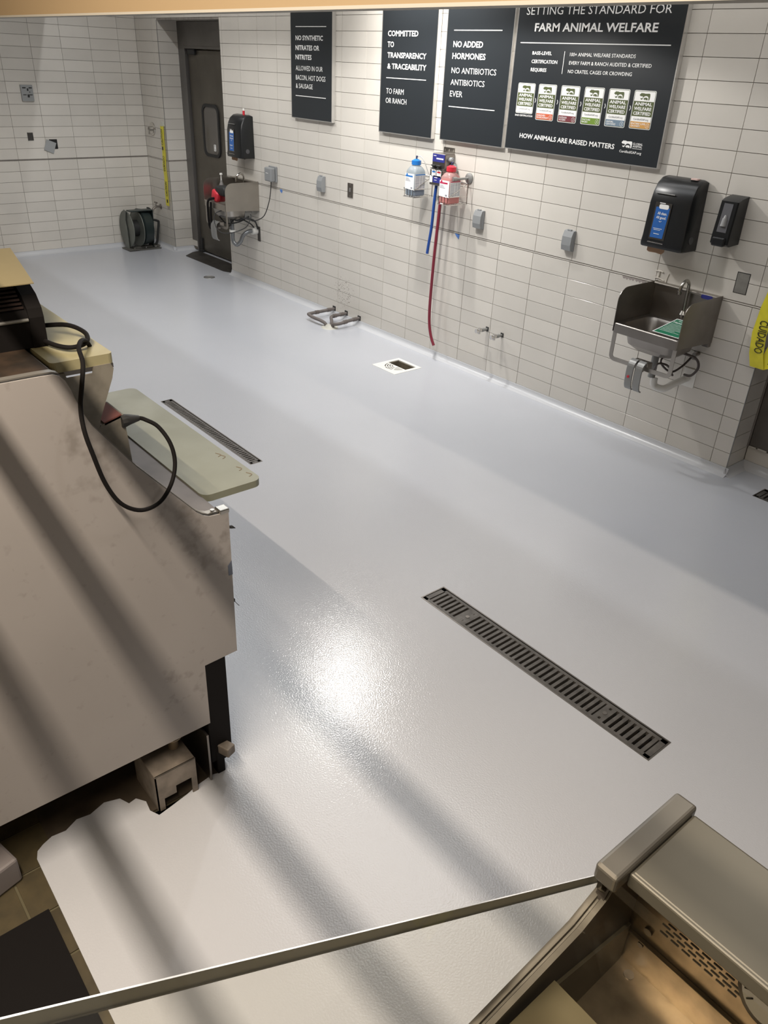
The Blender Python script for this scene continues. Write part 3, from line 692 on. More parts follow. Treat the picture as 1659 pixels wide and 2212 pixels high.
# ------------------------------------------------------------------ hand sinks
def hand_sink(xc, label, far=False):
    r = thing('hand_sink', label, 'sink', (xc, 0, .80), 'stainless wall hung hand sinks')
    W, D = .21, .37
    def rl(x0, x1, y0, y1, rad, z): return [(p[0], p[1], z) for p in rrect(x0, x1, y0, y1, rad, 5)]
    bm = NB()
    loops = [rl(-W, W, -D, -.002, .012, -.055), rl(-W, W, -D, -.002, .012, -.004), rl(-W + .004, W - .004, -D + .004, -.004, .012, 0), rl(-W + .03, W - .03, -D + .03, -.05, .05, -.004),
             rl(-W + .042, W - .042, -D + .042, -.062, .055, -.02), rl(-W + .06, W - .06, -D + .06, -.08, .06, -.11), rl(-W + .09, W - .09, -D + .09, -.11, .06, -.135)]
    loft(bm, loops, caps=(False, True)); 
    out = [rl(-W + .036, W - .036, -D + .036, -.056, .06, -.03), rl(-W + .05, W - .05, -D + .052, -.07, .07, -.115), rl(-W + .085, W - .085, -D + .085, -.105, .065, -.145)]
    loft(bm, out, caps=(False, True)); link('basin', bm, STEELD if not far else STEEL, r, smooth=True)
    bm = NB(); box(bm, -W, W, -.018, -.002, -.03, .185, .002); box(bm, -W, W, -.045, -.002, .178, .195, .006); link('backsplash', bm, STEEL, r)
    for s in (-1, 1):
        cr = [(-.002, .197), (-.002, -.07 if s > 0 else 0), (-D, -.055)] if s > 0 else [(-.002, .197), (-.002, -.05), (-D, -.05)]
        pr = [(-D + .075 - .075 * math.sin(a * PI / 12), .195 - .075 + .075 * math.cos(a * PI / 12)) for a in range(7)]
        prof = [cr[0]] + pr + [(-D, -.05), cr[1]]
        bm = NB(); prism(bm, [prof], s * W - .0015, s * W + .0015, 'YZ'); link('side_splash', bm, STEEL if far else STEELD, r)
    # flat bar bracket below the rim
    bm = NB(); yb = -D + .012
    path = [(-W + .012, yb, -.05), (-W + .012, yb, -.185)] + [(-W + .012 + .025 * (1 - math.cos(a * PI / 8)), yb, -.185 - .025 * math.sin(a * PI / 8)) for a in range(1, 5)] + \
           [(W - .037, yb, -.21)] + [(W - .012 - .025 * (1 - math.sin(a * PI / 8)), yb, -.185 - .025 * math.cos(a * PI / 8)) for a in range(1, 5)] + [(W - .012, yb, -.05)]
    tube(bm, path, .01, rect=(.012, .0022)); link('support_bracket', bm, STEEL, r)
    for dx in (-.026, .030):
        bm = NB(); tube(bm, [(dx, yb - .005, -.17), (dx, yb - .03, -.185), (dx, yb - .042, -.22), (dx, yb - .04, -.30), (dx, yb - .028, -.335), (dx, yb - .01, -.345)], .01, sub=3, rect=(.0215, .004))
        kp = link('knee_pedal', bm, GREYM, r)
        if dx < 0 and not far:
            bm = NB(); cyl(bm, (dx, yb - .0515, -.265), (dx, yb - .044, -.265), .0075, seg=12); link('red_dot', bm, RED, kp)
    bm = NB(); box(bm, -.05, .055, yb + .0, yb + .05, -.215, -.175, .006); box(bm, -.02, .02, yb, yb + .03, -.24, -.17, .004); link('valve_body', bm, STEELD, r)
    bm = NB(); cyl(bm, (0, -.20, -.14), (0, -.20, -.16), .03, .03); cyl(bm, (0, -.20, -.15), (0, -.20, -.30), .021, .021); link('tailpiece', bm, GREYM, r, smooth=True)
    # faucet
    f = NB(); tube(f, [(.02, -.02, .055), (.02, -.05, .058)], .02, 14); tube(f, [(.02, -.046, .03), (.02, -.046, .055), (.02, -.046, .075)], [.012, .024, .014], 14)
    tube(f, [(.02, -.046, .06), (.02, -.048, .20), (.02, -.055, .232), (.02, -.085, .25), (.02, -.118, .235), (.018, -.13, .205), (.018, -.132, .19)], .0095, 12, sub=5)
    tube(f, [(.018, -.132, .197), (.018, -.132, .180)], .0125, 12)
    link('faucet', f, CHROME if far else STEELB, r, smooth=True)
    return r
s2 = hand_sink(-.70, 'near stainless hand sink with side splashes holding a green card')
s1 = hand_sink(-5.58, 'far stainless hand sink beside the metal door with red tool inside', True)
def sub(par, nm, bm, m, **k): return link(nm, bm, m, par, **k)
bm = NB(); prism(bm, [rrect(.105, .175, .168, .19, .008, 3)], -.0465, -.0455, 'XZ'); sub(s2, 'maker_badge', bm, NAVY)
bm = NB(); tube(bm, [(.07, -.20, -.13), (.05, -.22, -.19), (.09, -.16, -.25), (.12, -.1, -.22), (.13, -.03, -.17)], .006, 8, sub=5)
tube(bm, [(.03, -.24, -.24), (.06, -.26, -.19), (.10, -.22, -.20), (.12, -.18, -.26)], .006, 8, sub=5)
tube(bm, [(.1, -.14, -.13), (.19, -.1, -.15), (.215, -.09, -.2), (.18, -.08, -.26), (.12, -.05, -.28)], .0075, 8, sub=5); sub(s2, 'supply_hose', bm, mat('dark_braid', (.08, .065, .06), .4, .4), smooth=True)
bm = NB(); tube(bm, [(.02, -.2, -.30), (.03, -.2, -.345), (.07, -.16, -.36), (.10, -.10, -.33), (.12, -.002, -.31)], .021, 12, sub=4); box(bm, .09, .17, -.006, -.001, -.36, -.25); sub(s2, 'drain_trap', bm, WPL, smooth=True)
bm = NB(); cyl(bm, (.15, -.05, -.15), (.15, -.002, -.15), .012); cyl(bm, (.15, -.04, -.18), (.15, -.04, -.13), .01); box(bm, .17, .21, -.03, -.002, -.095, -.07, .002); sub(s2, 'stop_valve', bm, STEELD)
# far sink trap and cables
bm = NB(); tube(bm, [(.05, -.22, -.16), (.05, -.22, -.29), (.055, -.22, -.36), (.085, -.20, -.395), (.115, -.17, -.36), (.125, -.15, -.31), (.14, -.10, -.27), (.15, -.03, -.265)], .019, 14, sub=5); sub(s1, 'drain_trap', bm, mat('grey_pipe', (.22, .23, .24), .3, .5), smooth=True)
bm = NB(); cyl(bm, (.15, -.06, -.265), (.15, -.004, -.265), .034, .034); cyl(bm, (.05, -.22, -.255), (.05, -.22, -.275), .031); sub(s1, 'pipe_collar', bm, WPL, smooth=True)
bm = NB(); box(bm, .165, .215, -.004, -.0008, -.36, -.22, .001); sub(s1, 'wall_cutout', bm, mat('dark_box', (.045, .04, .035), .6))
bm = NB(); tube(bm, [(.03, -.25, -.10), (.12, -.22, -.155), (.2, -.16, -.13), (.21, -.06, -.16), (.2, -.02, -.24)], .008, 8, sub=5)
tube(bm, [(-.05, -.3, -.14), (.05, -.28, -.19), (.14, -.2, -.17), (.18, -.1, -.12)], .007, 8, sub=5); tube(bm, [(.06, -.26, -.22), (.1, -.2, -.14), (.17, -.1, -.18), (.16, -.04, -.23)], .006, 8, sub=5); sub(s1, 'supply_hose', bm, BLACKM, smooth=True)
bm = NB(); box(bm, .12, .17, -.14, -.06, -.14, -.05, .008); sub(s1, 'valve_box', bm, GREYM)
# red/black power tool lying in the far sink
r = thing('power_tool', 'red and black power tool resting in the far sink', 'tool', (-5.62, -.25, .80))
bm = NB(); box(bm, -.09, .02, -.09, .03, -.0, .10, .025, seg=3, rot=Matrix.Rotation(.35, 3, 'Y')); link('motor_housing', bm, RED, r, smooth=True)
bm = NB(); box(bm, -.05, .13, -.07, .05, .055, .145, .03, seg=3); tube(bm, [(.1, 0, .08), (.15, .05, .05), (.15, .1, .0)], .02, 10, sub=3); link('grip', bm, BLACKM, r, smooth=True)
bm = NB(); tube(bm, [(-.02, -.08, .03), (-.04, -.145, .01), (-.05, -.15, -.1), (-.05, -.145, -.22), (-.02, -.14, -.235), (-.005, -.145, -.1), (.0, -.14, .0)], .011, 10, sub=5); link('hose', bm, RUBBER, r, smooth=True)
# little white pump bottle behind
r = thing('soap_pump', 'small white pump bottle on the rim of the far sink', 'pump', (-5.735, -.20, .80))
bm = NB(); tube(bm, [(0, 0, .0), (0, 0, .13), (0, 0, .16), (0, 0, .175)], [.024, .024, .012, .012], 12); link('bottle', bm, mat('grey_bottle', (.25, .24, .23), .3), r, smooth=True)
bm = NB(); tube(bm, [(0, 0, .175), (0, 0, .225)], .006, 10); tube(bm, [(0, 0, .225), (0, 0, .24)], [.015, .013], 10); tube(bm, [(0, 0, .232), (.03, -.02, .230)], .005, 8); link('pump_head', bm, WPL, r, smooth=True)
# green hand washing card in the near sink
P1, P2, P3 = Vector((-.655, -.345, .802)), Vector((-.715, -.125, .832)), Vector((-.515, -.345, .802))
ux = (P3 - P1).normalized(); vy = Vector((0, .22, .03)).normalized(); nz = ux.cross(vy)
O = Vector((-.672, -.346, .806)); 
def card(u, v, d=0): return O + ux * u + (vy + ux * -.0) * v + nz * d
r = thing('handwash_card', 'green and white hand-wash instruction card lying in the near sink', 'card', tuple(O))
def cq(nm, u0, u1, v0, v1, d0, d1, m):
    bm = NB(); a = [(u0, v0), (u1, v0), (u1, v1), (u0, v1)]
    loft(bm, [[card(*p, d0) - O for p in a], [card(*p, d1) - O for p in a]]); return link(nm, bm, m, r)
cq('card', 0, .165, 0, .24, 0, .0015, WHT); cq('green_field', .006, .159, .006, .232, .0015, .0019, GREEN)
bm = NB(); fr = lambda u, v: card(u, v, .0022) - O
bar(bm, .03, .125, .212, .005, fr); text(bm, 'Hand-washing', .014, .152, .176, .020, .02, fr)
for k in range(8): bar(bm, .014, .10 + .05 * random.random(), .158 - k * .016, .003, fr)
link('card_print', bm, WHT, r)

# ------------------------------------------------------------------ chemical dispenser, bottles, hoses
r = thing('chemical_dispenser', 'grey wall mounted cleaning chemical mixing station between two bottles', 'dispenser', (-2.76, 0, 1.29))
bm = NB(); prism(bm, [[(-.055, .20), (.055, .20), (.055, .248), (-.055, .248)]] + [rrect(a - .004, a + .004, .222, .240, .0035, 3) for a in (-.042, 0, .042)], -.004, -.001, 'XZ'); link('mounting_bracket', bm, STEEL, r)
bm = NB(); box(bm, -.066, .066, -.10, -.002, .115, .212, .006); link('upper_box', bm, STEELD, r)
bm = NB(); box(bm, -.078, .060, -.105, -.002, .0, .108, .006); box(bm, -.078, .060, -.105, -.03, .108, .115, .003); link('lower_box', bm, STEELD, r)
FU = lambda d: (lambda x, z: (x, d, z))
bm = NB(); bar(bm, -.062, .062, .182, .052, FU(-.1008)); pl = link('navy_label', bm, NAVY, r)
bm = NB(); bar(bm, -.040, .040, .042, .046, FU(-.1058)); pl2 = link('navy_label', bm, NAVY, r)
bm = NB(); bar(bm, -.052, -.024, .195, .004, FU(-.1014)); bar(bm, -.022, .05, .178, .009, FU(-.1014)); link('label_lettering', bm, WHT, pl)
bm = NB(); bar(bm, -.026, .006, .053, .005, FU(-.1064)); bar(bm, -.026, .0, .036, .003, FU(-.1064)); link('label_lettering', bm, WHT, pl2)
for bb in ((-.074, -.046, .04, .045), (.042, .058, .015, .022), (-.006, .042, .080, .045), (-.058, -.012, .080, .045)):
    bm = NB(); bar(bm, *bb, FU(-.1058)); wl_ = link('white_label', bm, WHT, r)
bm = NB(); bar(bm, -.052, -.018, .090, .010, FU(-.1062)); link('label_print', bm, BLUE, wl_)
bm = NB(); bar(bm, 0, .036, .090, .010, FU(-.1062)); link('label_print', bm, RED, wl_)
for x in (-.03, .02):
    bm = NB(); cyl(bm, (x, -.10, .122), (x, -.122, .122), .013, .009); box(bm, x - .02, x + .02, -.125, -.105, .128, .138, .004); link('selector_knob', bm, BLACKM, r)
bm = NB(); cyl(bm, (.066, -.05, .175), (.095, -.05, .175), .018); cyl(bm, (.09, -.05, .175), (.1, -.05, .175), .013); tube(bm, [(.07, -.03, .15), (.1, -.03, .13), (.10, -.03, .09), (.07, -.03, .07)], .016, 10, sub=3); link('water_inlet', bm, GREYP, r, smooth=True)

def bottle(xc, y0, z0, label, capm, liq, body, lmat, level):
    r = thing('chemical_bottle', label, 'bottle', (xc, y0, z0), 'chemical bottles hanging in wire racks')
    hx, hy = .052, .056
    def rl(s, z, rad=.016): return [(p[0], p[1], z) for p in rrect(-hx * s, hx * s, -hy * s, hy * s, rad, 4)]
    bm = NB(); loft(bm, [rl(.9, 0), rl(1, .006), rl(1, .15), rl(.97, .172, .025), rl(.80, .192, .035), rl(.42, .207, .02), rl(.42, .214, .02)]); link('bottle_body', bm, body, r, smooth=True)
    bm = NB(); loft(bm, [rl(.88, .003), rl(.97, .008), rl(.97, level)]); link('liquid', bm, liq, r, smooth=True)
    bm = NB(); tube(bm, [(0, 0, .208), (0, 0, .236)], .035, 20); tube(bm, [(0, 0, .236), (0, 0, .246)], [.031, .014], 16)
    cp_ = link('cap', bm, capm, r, smooth=True)
    bm = NB(); tube(bm, [(0, 0, .244), (0, 0, .268)], .006, 10); tube(bm, [(0, 0, .262), (.014, 0, .264)], .005, 8); link('nozzle', bm, mat('dark_nozzle', (.03, .04, .10), .4), cp_)
    bm = NB(); box(bm, -hx + .003, hx - .003, -hy - .0012, -hy - .0004, .045, .150); box(bm, hx + .0004, hx + .0012, -hy + .004, hy - .008, .045, .150); lb = link('label', bm, WHT, r)
    fr = lambda x, z: (x, -hy - .0017, z); fs = lambda y, z: (hx + .0017, y, z)
    bm = NB(); bar(bm, -hx + .006, hx - .02, .133, .010, fr); prism(bm, [circ(-.030, .142, .008, 14)], -hy - .0019, -hy - .0014, 'XZ'); bar(bm, -hy + .006, hy - .01, .145, .007, fs); link('label_colour', bm, lmat, lb)
    bm = NB()
    for k in range(12):
        bar(bm, -hy + .008, -.008, .134 - k * .0072, .003, fs); bar(bm, -.003, .018, .134 - k * .0072, .003, fs); bar(bm, .023, hy - .011, .134 - k * .0072, .003, fs)
    for k in range(3): bar(bm, -hx + .008, -.01 + .01 * k, .117 - k * .008, .003, fr)
    bar(bm, .015, .034, .055, .010, fr); link('fine_print', bm, mat('grey_print2', (.30, .30, .36), .5), lb)
    return r
bottle(-2.969, -.122, 1.20, 'blue-capped chemical bottle in a wire rack, left of the mixer', BLUE, LIQB, BOTT, BLUE, .046)
bottle(-2.600, -.122, 1.197, 'red-capped chemical bottle of pink liquid in a wire rack', RED, LIQR, BOTTR, mat('crimson_print', (.5, .02, .08), .4), .158)
def rack(xc, y0, z0, label):
    r = thing('wire_rack', label, 'rack', (xc, y0, z0), 'wire bottle racks')
    bm = NB(); t = .0022; hx, hy = .057, .061
    loopz = lambda z, f: [(-hx, f, z), (-hx, -hy, z), (hx, -hy, z), (hx, f, z)]
    tube(bm, loopz(.05, .12), t, 6); tube(bm, loopz(-.004, .06), t, 6)
    for x in (-.045, -.015, .015, .045): tube(bm, [(x, -hy, .05), (x, -hy, -.004), (x, .06, -.004), (x, .12, -.004)], t, 6)
    for y in (-.03, .02): tube(bm, [(-hx, y, -.004), (hx, y, -.004)], t, 6)
    tube(bm, [(-hx, .118, .135), (hx, .118, .135)], t, 6)
    for s in (-1, 1): tube(bm, [(s * hx, -hy, .05), (s * hx, .118, .135)], t, 6)
    for s in (-1, 1): tube(bm, [(s * hx, .118, .135), (s * hx, .118, -.004)], t, 6)
    link('wires', bm, CHROME, r, smooth=True); return r
rack(-2.969, -.122, 1.195, 'chrome wire rack holding the blue-capped bottle')
rack(-2.600, -.122, 1.192, 'chrome wire rack holding the red-capped bottle')
bm = NB(); tube(bm, [(-2.955, -.122, 1.464), (-2.93, -.115, 1.465), (-2.905, -.10, 1.43), (-2.89, -.07, 1.36), (-2.87, -.05, 1.32), (-2.84, -.04, 1.32)], .003, 8, sub=5); tube(bm, [(-2.59, -.122, 1.461), (-2.62, -.1, 1.455), (-2.655, -.07, 1.42), (-2.68, -.05, 1.37)], .003, 8, sub=5)
tag(link('feed_tube', bm, mat('clear_tube', (.6, .6, .58), .3), smooth=True), 'thin clear tubes from the bottle caps to the mixing station', 'tube')
bm = NB(); tube(bm, [(-2.795, -.07, 1.30), (-2.80, -.075, 1.2), (-2.812, -.075, 1.0), (-2.83, -.078, .86), (-2.836, -.08, .80)], .011, 10, sub=5)
tag(link('dispensing_hose', bm, HOSEB, smooth=True), 'short straight blue hose hanging from the mixing station', 'hose')
bm = NB(); tube(bm, [(-2.738, -.07, 1.30), (-2.742, -.075, 1.1), (-2.755, -.08, .8), (-2.765, -.08, .5), (-2.764, -.08, .36), (-2.75, -.082, .26), (-2.72, -.084, .18), (-2.684, -.085, .125)], .0115, 10, sub=5)
tag(link('dispensing_hose', bm, HOSER, smooth=True), 'long dark red hose hanging almost to the floor', 'hose')
r = thing('wall_valve', 'grey pipe stub with round wall flange right of the red bottle', 'valve', (-2.535, 0, 1.362))
bm = NB(); tube(bm, [(0, -.002, 0), (0, -.012, 0), (0, -.02, 0)], [.036, .034, .018], 20); link('flange', bm, GREYM, r, smooth=True)
bm = NB(); tube(bm, [(0, -.015, 0), (-.0, -.10, .0), (-.01, -.14, 0)], .008, 12); tube(bm, [(-.01, -.12, 0), (-.01, -.155, .0)], .013, 12); link('pipe', bm, GREYM, r, smooth=True)

# stub valves low on the wall
for (x, z, lb) in ((-2.215, .365, 'left one of the two small chrome water stubs low on the wall'), (-2.065, .358, 'right one of the two small chrome water stubs low on the wall')):
    r = thing('stub_valve', lb, 'valve', (x, 0, z), 'small water stub valves low on the long wall')
    bm = NB(); box(bm, -.014, .014, -.003, -.0005, -.016, .016, .001); link('wall_hole', bm, BLACKM, r)
    bm = NB(); tube(bm, [(0, -.002, 0), (0, -.055, -.0)], .009, 12); tube(bm, [(0, -.035, 0), (0, -.06, 0)], .014, 8); link('stub_pipe', bm, GREYM, r, smooth=True)
    bm = NB(); tube(bm, [(0, -.06, 0), (0, -.085, 0)], [.010, .014], 12); tube(bm, [(0, -.085, .02), (0, -.085, -.022)], .011, 10); tube(bm, [(0, -.09, 0), (-.004, -.115, 0)], [.009, .016], 10); link('oval_handle', bm, CHROME, r, smooth=True)

# insulated pipes to the floor
for xs, path, lb in ((-4.12, [(-4.12, -.002, .062), (-4.12, -.12, .06), (-4.118, -.27, .058), (-4.10, -.295, .056), (-4.02, -.30, .05), (-3.93, -.29, .045), (-3.885, -.275, .03), (-3.875, -.265, .002)], 'left insulated pipe, bent furthest from the wall to the floor flange'),
                     (-3.937, [(-3.937, -.002, .064), (-3.937, -.10, .062), (-3.935, -.16, .06), (-3.915, -.185, .058), (-3.875, -.21, .05), (-3.85, -.225, .035), (-3.842, -.235, .002)], 'middle insulated pipe from the wall to the floor flange'),
                     (-3.747, [(-3.747, -.002, .066), (-3.747, -.10, .062), (-3.748, -.21, .05), (-3.765, -.245, .046), (-3.79, -.25, .04), (-3.805, -.25, .025), (-3.807, -.25, .002)], 'right insulated pipe from the wall to the floor flange')):
    r = thing('insulated_pipe', lb, 'pipe', (xs, 0, .06), 'three insulated pipes at the foot of the wall')
    off = Vector((xs, 0, .06)); P = [Vector(p) - off for p in path]
    bm = NB(); tube(bm, P, .0145, 12, sub=4); link('pipe', bm, INSUL, r, smooth=True)
    for p, q in ((P[0], P[1]), (P[1], P[2])):
        bm = NB(); m_ = (p + q) / 2; dd = (q - p).normalized() * .018; tube(bm, [m_ - dd, m_ + dd], .0175, 12)
        link('coupling', bm, mat('dark_coupling', (.12, .10, .09), .5), r, smooth=True)
    bm = NB(); box(bm, -.022, .022, -.002, -.0006, -.024, .028); link('wall_hole', bm, BLACKM, r)
bm = NB(); tube(bm, [(-3.84, -.255, 0), (-3.84, -.255, .006)], [.075, .068], 28); tube(bm, [(-3.84, -.25, .006), (-3.84, -.25, .022)], [.05, .036], 20)
tag(link('floor_flange', bm, mat('pale_flange', (.55, .54, .48), .4), smooth=True), 'round pale floor flange where the three insulated pipes meet', 'flange')

# ------------------------------------------------------------------ pilaster fittings and caution tape
r = thing('shower_valve', 'round chrome valve plate on the narrow pilaster', 'valve', (-7.612, 0, 1.284))
bm = NB(); tube(bm, [(0, -.001, 0), (0, -.010, 0), (0, -.014, 0)], [.068, .066, .05], 28); link('escutcheon', bm, CHROME, r, smooth=True)
bm = NB(); tube(bm, [(0, -.012, 0), (0, -.05, 0), (0, -.06, 0)], [.024, .022, .012], 16); tube(bm, [(0, -.045, -.005), (0, -.05, -.055)], .007, 8); link('handle', bm, STEELB, r, smooth=True)
r = thing('hose_bibb', 'small brass and chrome spigot low on the narrow pilaster', 'tap', (-7.59, 0, .455))
bm = NB(); tube(bm, [(0, -.001, 0), (0, -.006, 0)], .03, 16); tube(bm, [(0, 0, 0), (0, -.07, .005)], .012, 12); tube(bm, [(0, -.06, .0), (0, -.10, -.02), (0, -.115, -.06)], .012, 10, sub=3); link('spout', bm, STEELD, r, smooth=True)
bm = NB(); tube(bm, [(0, -.06, 0), (0, -.06, .045)], .006, 8); tube(bm, [(-.03, -.06, .048), (.03, -.06, .048)], .009, 8); link('tap_handle', bm, STEELD, r, smooth=True)

def strip(bm, path, wdir, hw, thick=.0006):
    P = [Vector(p) for p in path]; wd = Vector(wdir).normalized()
    loft(bm, [[p - wd * hw, p + wd * hw, p + wd * hw + Vector((0, -thick, 0)), p - wd * hw + Vector((0, -thick, 0))] for p in P])
r = thing('caution_tape', 'strip of yellow caution tape hanging from the pilaster corner', 'tape', (-7.33, -.02, .50))
bm = NB(); strip(bm, [(.0, 0, .84), (.002, -.006, .7), (-.006, -.0, .55), (.0, -.012, .42), (-.004, -.004, .3), (-.01, -.01, .15), (-.005, -.012, 0)], (1, 0, 0), .041); link('tape', bm, TAPEY, r)
bm = NB(); box(bm, -.03, .03, -.004, .018, .83, .875, .002); link('clear_knot', bm, mat('crumpled_clear', (.6, .6, .52), .3), r)
bm = NB()
for word, za, zb in (('CAUTION', .045 + .06, .26), ('CUIDADO', .37, .53), ('CAUTION', .64, .80)):
    text(bm, word, za, zb, -.021, .042, .015, lambda u, v: (-v, -.0150, u))
for z in (.035, .59): bar(bm, z, z + .035, 0, .030, lambda u, v: (-v, -.0150, u))
link('tape_print', bm, INK, r)
# tape at the right edge
r = thing('caution_tape', 'folded yellow CUIDADO tape hanging at the right edge', 'tape', (-.19, -.045, .70))
bm = NB(); strip(bm, [(.03, 0, .62), (.01, -.004, .45), (-.015, -.004, .30), (-.025, -.003, .16), (-.012, 0, .05), (.012, 0, -.02)], (1, 0, 0), .040)
strip(bm, [(.012, 0.002, -.02), (.05, .006, .0), (.085, .010, .16), (.11, .012, .4), (.12, .012, .62)], (1, 0, .0), .038); link('tape', bm, TAPEY, r)
bm = NB(); text(bm, 'CUIDADO', .06, .235, -.005, .046, .01, lambda u, v: (-.004 + v * 1.0 - .018 - (.23 - u) * .06, -.0066, .295 - u)); link('tape_print', bm, INK, r)
bm = NB(); text(bm, 'CAUTION', .06, .235, .0, .044, .01, lambda u, v: (.062 + v, .0, .23 - u + .02)); link('tape_print', bm, INK, r)

# ------------------------------------------------------------------ hose reel in the corner
r = thing('hose_reel', 'dark green and grey hose reel standing on the floor in the far corner', 'hose reel', (-7.60, -.29, 0))
bm = NB(); box(bm, -.10, .12, -.20, .20, .001, .014, .003); box(bm, .02, .13, -.20, -.08, .014, .024, .002); box(bm, -.02, .05, -.10, .22, .014, .03, .003); link('base_plate', bm, mat('dusty_metal', (.14, .135, .12), .5, .4), r)
G1 = mat('reel_grey', (.17, .18, .16), .45, .3); G2 = mat('reel_dark_green', (.022, .032, .032), .4)
bm = NB(); prism(bm, [circ(0, .235, .20, 36)], -.155, -.148, 'XZ'); tube(bm, [(.198 * math.cos(a * PI / 16), -.151, .235 + .198 * math.sin(a * PI / 16)) for a in range(32)], .006, 6, closed=True); link('side_disc', bm, G1, r, smooth=True)
bm = NB(); prism(bm, [circ(0, .235, .20, 36)], -.03, -.023, 'XZ'); tube(bm, [(.198 * math.cos(a * PI / 16), -.027, .235 + .198 * math.sin(a * PI / 16)) for a in range(32)], .006, 6, closed=True); link('side_disc', bm, G1, r, smooth=True)
bm = NB(); tube(bm, [(0, -.148, .235), (0, -.03, .235)], .09, 20); link('hub', bm, BLACKM, r, smooth=True)
bm = NB(); tube(bm, [(0, -.02, .245), (0, .0, .245), (0, .10, .245), (0, .12, .245)], [.17, .205, .19, .13], 28); link('drum_cover', bm, G2, r, smooth=True)
bm = NB(); prism(bm, [[(-.05, .012), (.05, .012), (.045, .23), (.02, .33), (.06, .44), (.01, .45), (-.04, .40), (-.06, .30), (-.04, .2)]], -.175, -.167, 'XZ'); link('support_arm', bm, G1, r)
bm = NB(); prism(bm, [[(-.04, .012), (.06, .012), (.10, .12), (.13, .3), (.13, .44), (.04, .46), (-.02, .455), (-.04, .2)]], .122, .128, 'XZ'); box(bm, .02, .13, -.15, .13, .435, .447, .004); link('support_arm', bm, G2, r)
bm = NB(); tube(bm, [(.0, .10, .31), (.0, .16, .315), (0, .235, .295), (0, .245, .27), (0, .225, .16), (0, .205, .06), (0, .17, .03), (0, .10, .035)], .014, 10, sub=4); link('crank_loop', bm, BLACKM, r, smooth=True)
bm = NB()
for y in (-.12, .02, .14):
    bm = NB(); cyl(bm, (.085, y, .02), (.085, y, .034), .008, seg=8); link('bolt', bm, CHROME, r)

# ------------------------------------------------------------------ left display case
r = thing('display_case', 'long display case with large white end panel at left', 'display case', (-1.6, -3.9, 0))
OX, OY = -1.6, -3.9
def LC(nm, bm, m, **k):
    bmesh.ops.translate(bm, verts=bm.verts, vec=(-OX, -OY, 0)); return link(nm, bm, m, r, **k)
arc = [(-3.766 + .0, 1.424), (-3.757, 1.412), (-3.748, 1.39), (-3.742, 1.368), (-3.734, 1.34)]
prof = [(-4.45, .235), (-3.494, .235), (-3.494, .467), (-3.385, .471), (-3.383, .957), (-3.44, .962), (-3.457, .970), (-3.475, .985), (-3.62, 1.160), (-3.716, 1.298)] + arc[::-1] + [(-3.78, 1.430), (-3.81, 1.431), (-4.45, 1.432)]
bm = NB(); prism(bm, [prof], -.024, -.020, 'YZ'); LC('end_panel', bm, PANEL)
# steel edge strip following the top profile
top = [(-3.383, .962), (-3.44, .966), (-3.457, .974), (-3.475, .989), (-3.62, 1.164), (-3.716, 1.302), (-3.734, 1.344), (-3.742, 1.372), (-3.748, 1.394), (-3.757, 1.416), (-3.766, 1.428), (-3.78, 1.434), (-3.81, 1.435), (-4.45, 1.436)]
bm = NB(); loft(bm, [[(-.048, a, b), (-.030, a, b), (-.030, a, b - .006), (-.048, a, b - .006)] for a, b in top]); LC('edge_trim', bm, mat('dull_edge_steel', (.30, .285, .26), .4, .6), smooth=True)
bm = NB(); loft(bm, [[(-.030, a, b - .003), (-.0245, a, b - .003), (-.0245, a, b - .012), (-.030, a, b - .012)] for a, b in top]); LC('edge_gap', bm, BLACKM)
body = [(-4.44, .24), (-3.50, .24), (-3.50, .47), (-3.392, .474), (-3.392, .945), (-3.46, .955), (-3.482, .975), (-3.628, 1.150), (-3.724, 1.29), (-3.75, 1.36), (-3.772, 1.418), (-4.44, 1.424)]
bm = NB(); prism(bm, [body], -3.2, -.026, 'YZ'); LC('body', bm, SHEET)
bm = NB(); box(bm, -3.2, -.045, -4.44, -3.775, 1.424, 1.432, .002); LC('top_deck', bm, DECK)
bm = NB(); box(bm, -.05, -.022, -3.50, -3.425, .06, .47, .002); box(bm, -1.2, -.05, -3.45, -3.43, .02, .47); box(bm, -.055, -.02, -3.482, -3.455, .0, .12, .002); LC('kick_leg', bm, RUBBER)
bm = NB(); box(bm, -.06, .015, -3.475, -3.44, .09, .125, .004, rot=Matrix.Rotation(.35, 3, 'Z')); LC('bracket_clip', bm, RUST)
bm = NB(); box(bm, -.20, -.01, -3.515, -3.508, .001, .20, .001, rot=Matrix.Rotation(.0, 3, 'Z')); LC('lower_flange', bm, STEELD)
for y, z in ((-3.384, .89), (-3.384, .70)):
    pass
bm = NB(); tube(bm, [(-.03, -3.385, .905), (-.028, -3.372, .902), (-.03, -3.360, .893)], [.004, .005, .001], 6); tube(bm, [(-.03, -3.385, .66), (-.03, -3.376, .645), (-.03, -3.363, .625)], [.005, .006, .001], 6, sub=2); LC('seal_scrap', bm, BLACKM)
bm = NB(); prism(bm, [[(-3.397, .785), (-3.384, .80), (-3.383, .752), (-3.396, .752)]], -.0198, -.0185, 'YZ'); LC('panel_chip', bm, mat('blue_grey_foam', (.12, .14, .19), .7))
bm = NB(); box(bm, -.05, -.0188, -3.41, -3.380, .955, .969, .003); cyl(bm, (-.033, -3.425, .968), (-.033, -3.425, .973), .006, seg=10); LC('corner_cap', bm, STEELB)
bm = NB(); 
for pts in ([(-3.468, .984), (-3.452, .982)],): pass
bm.free()

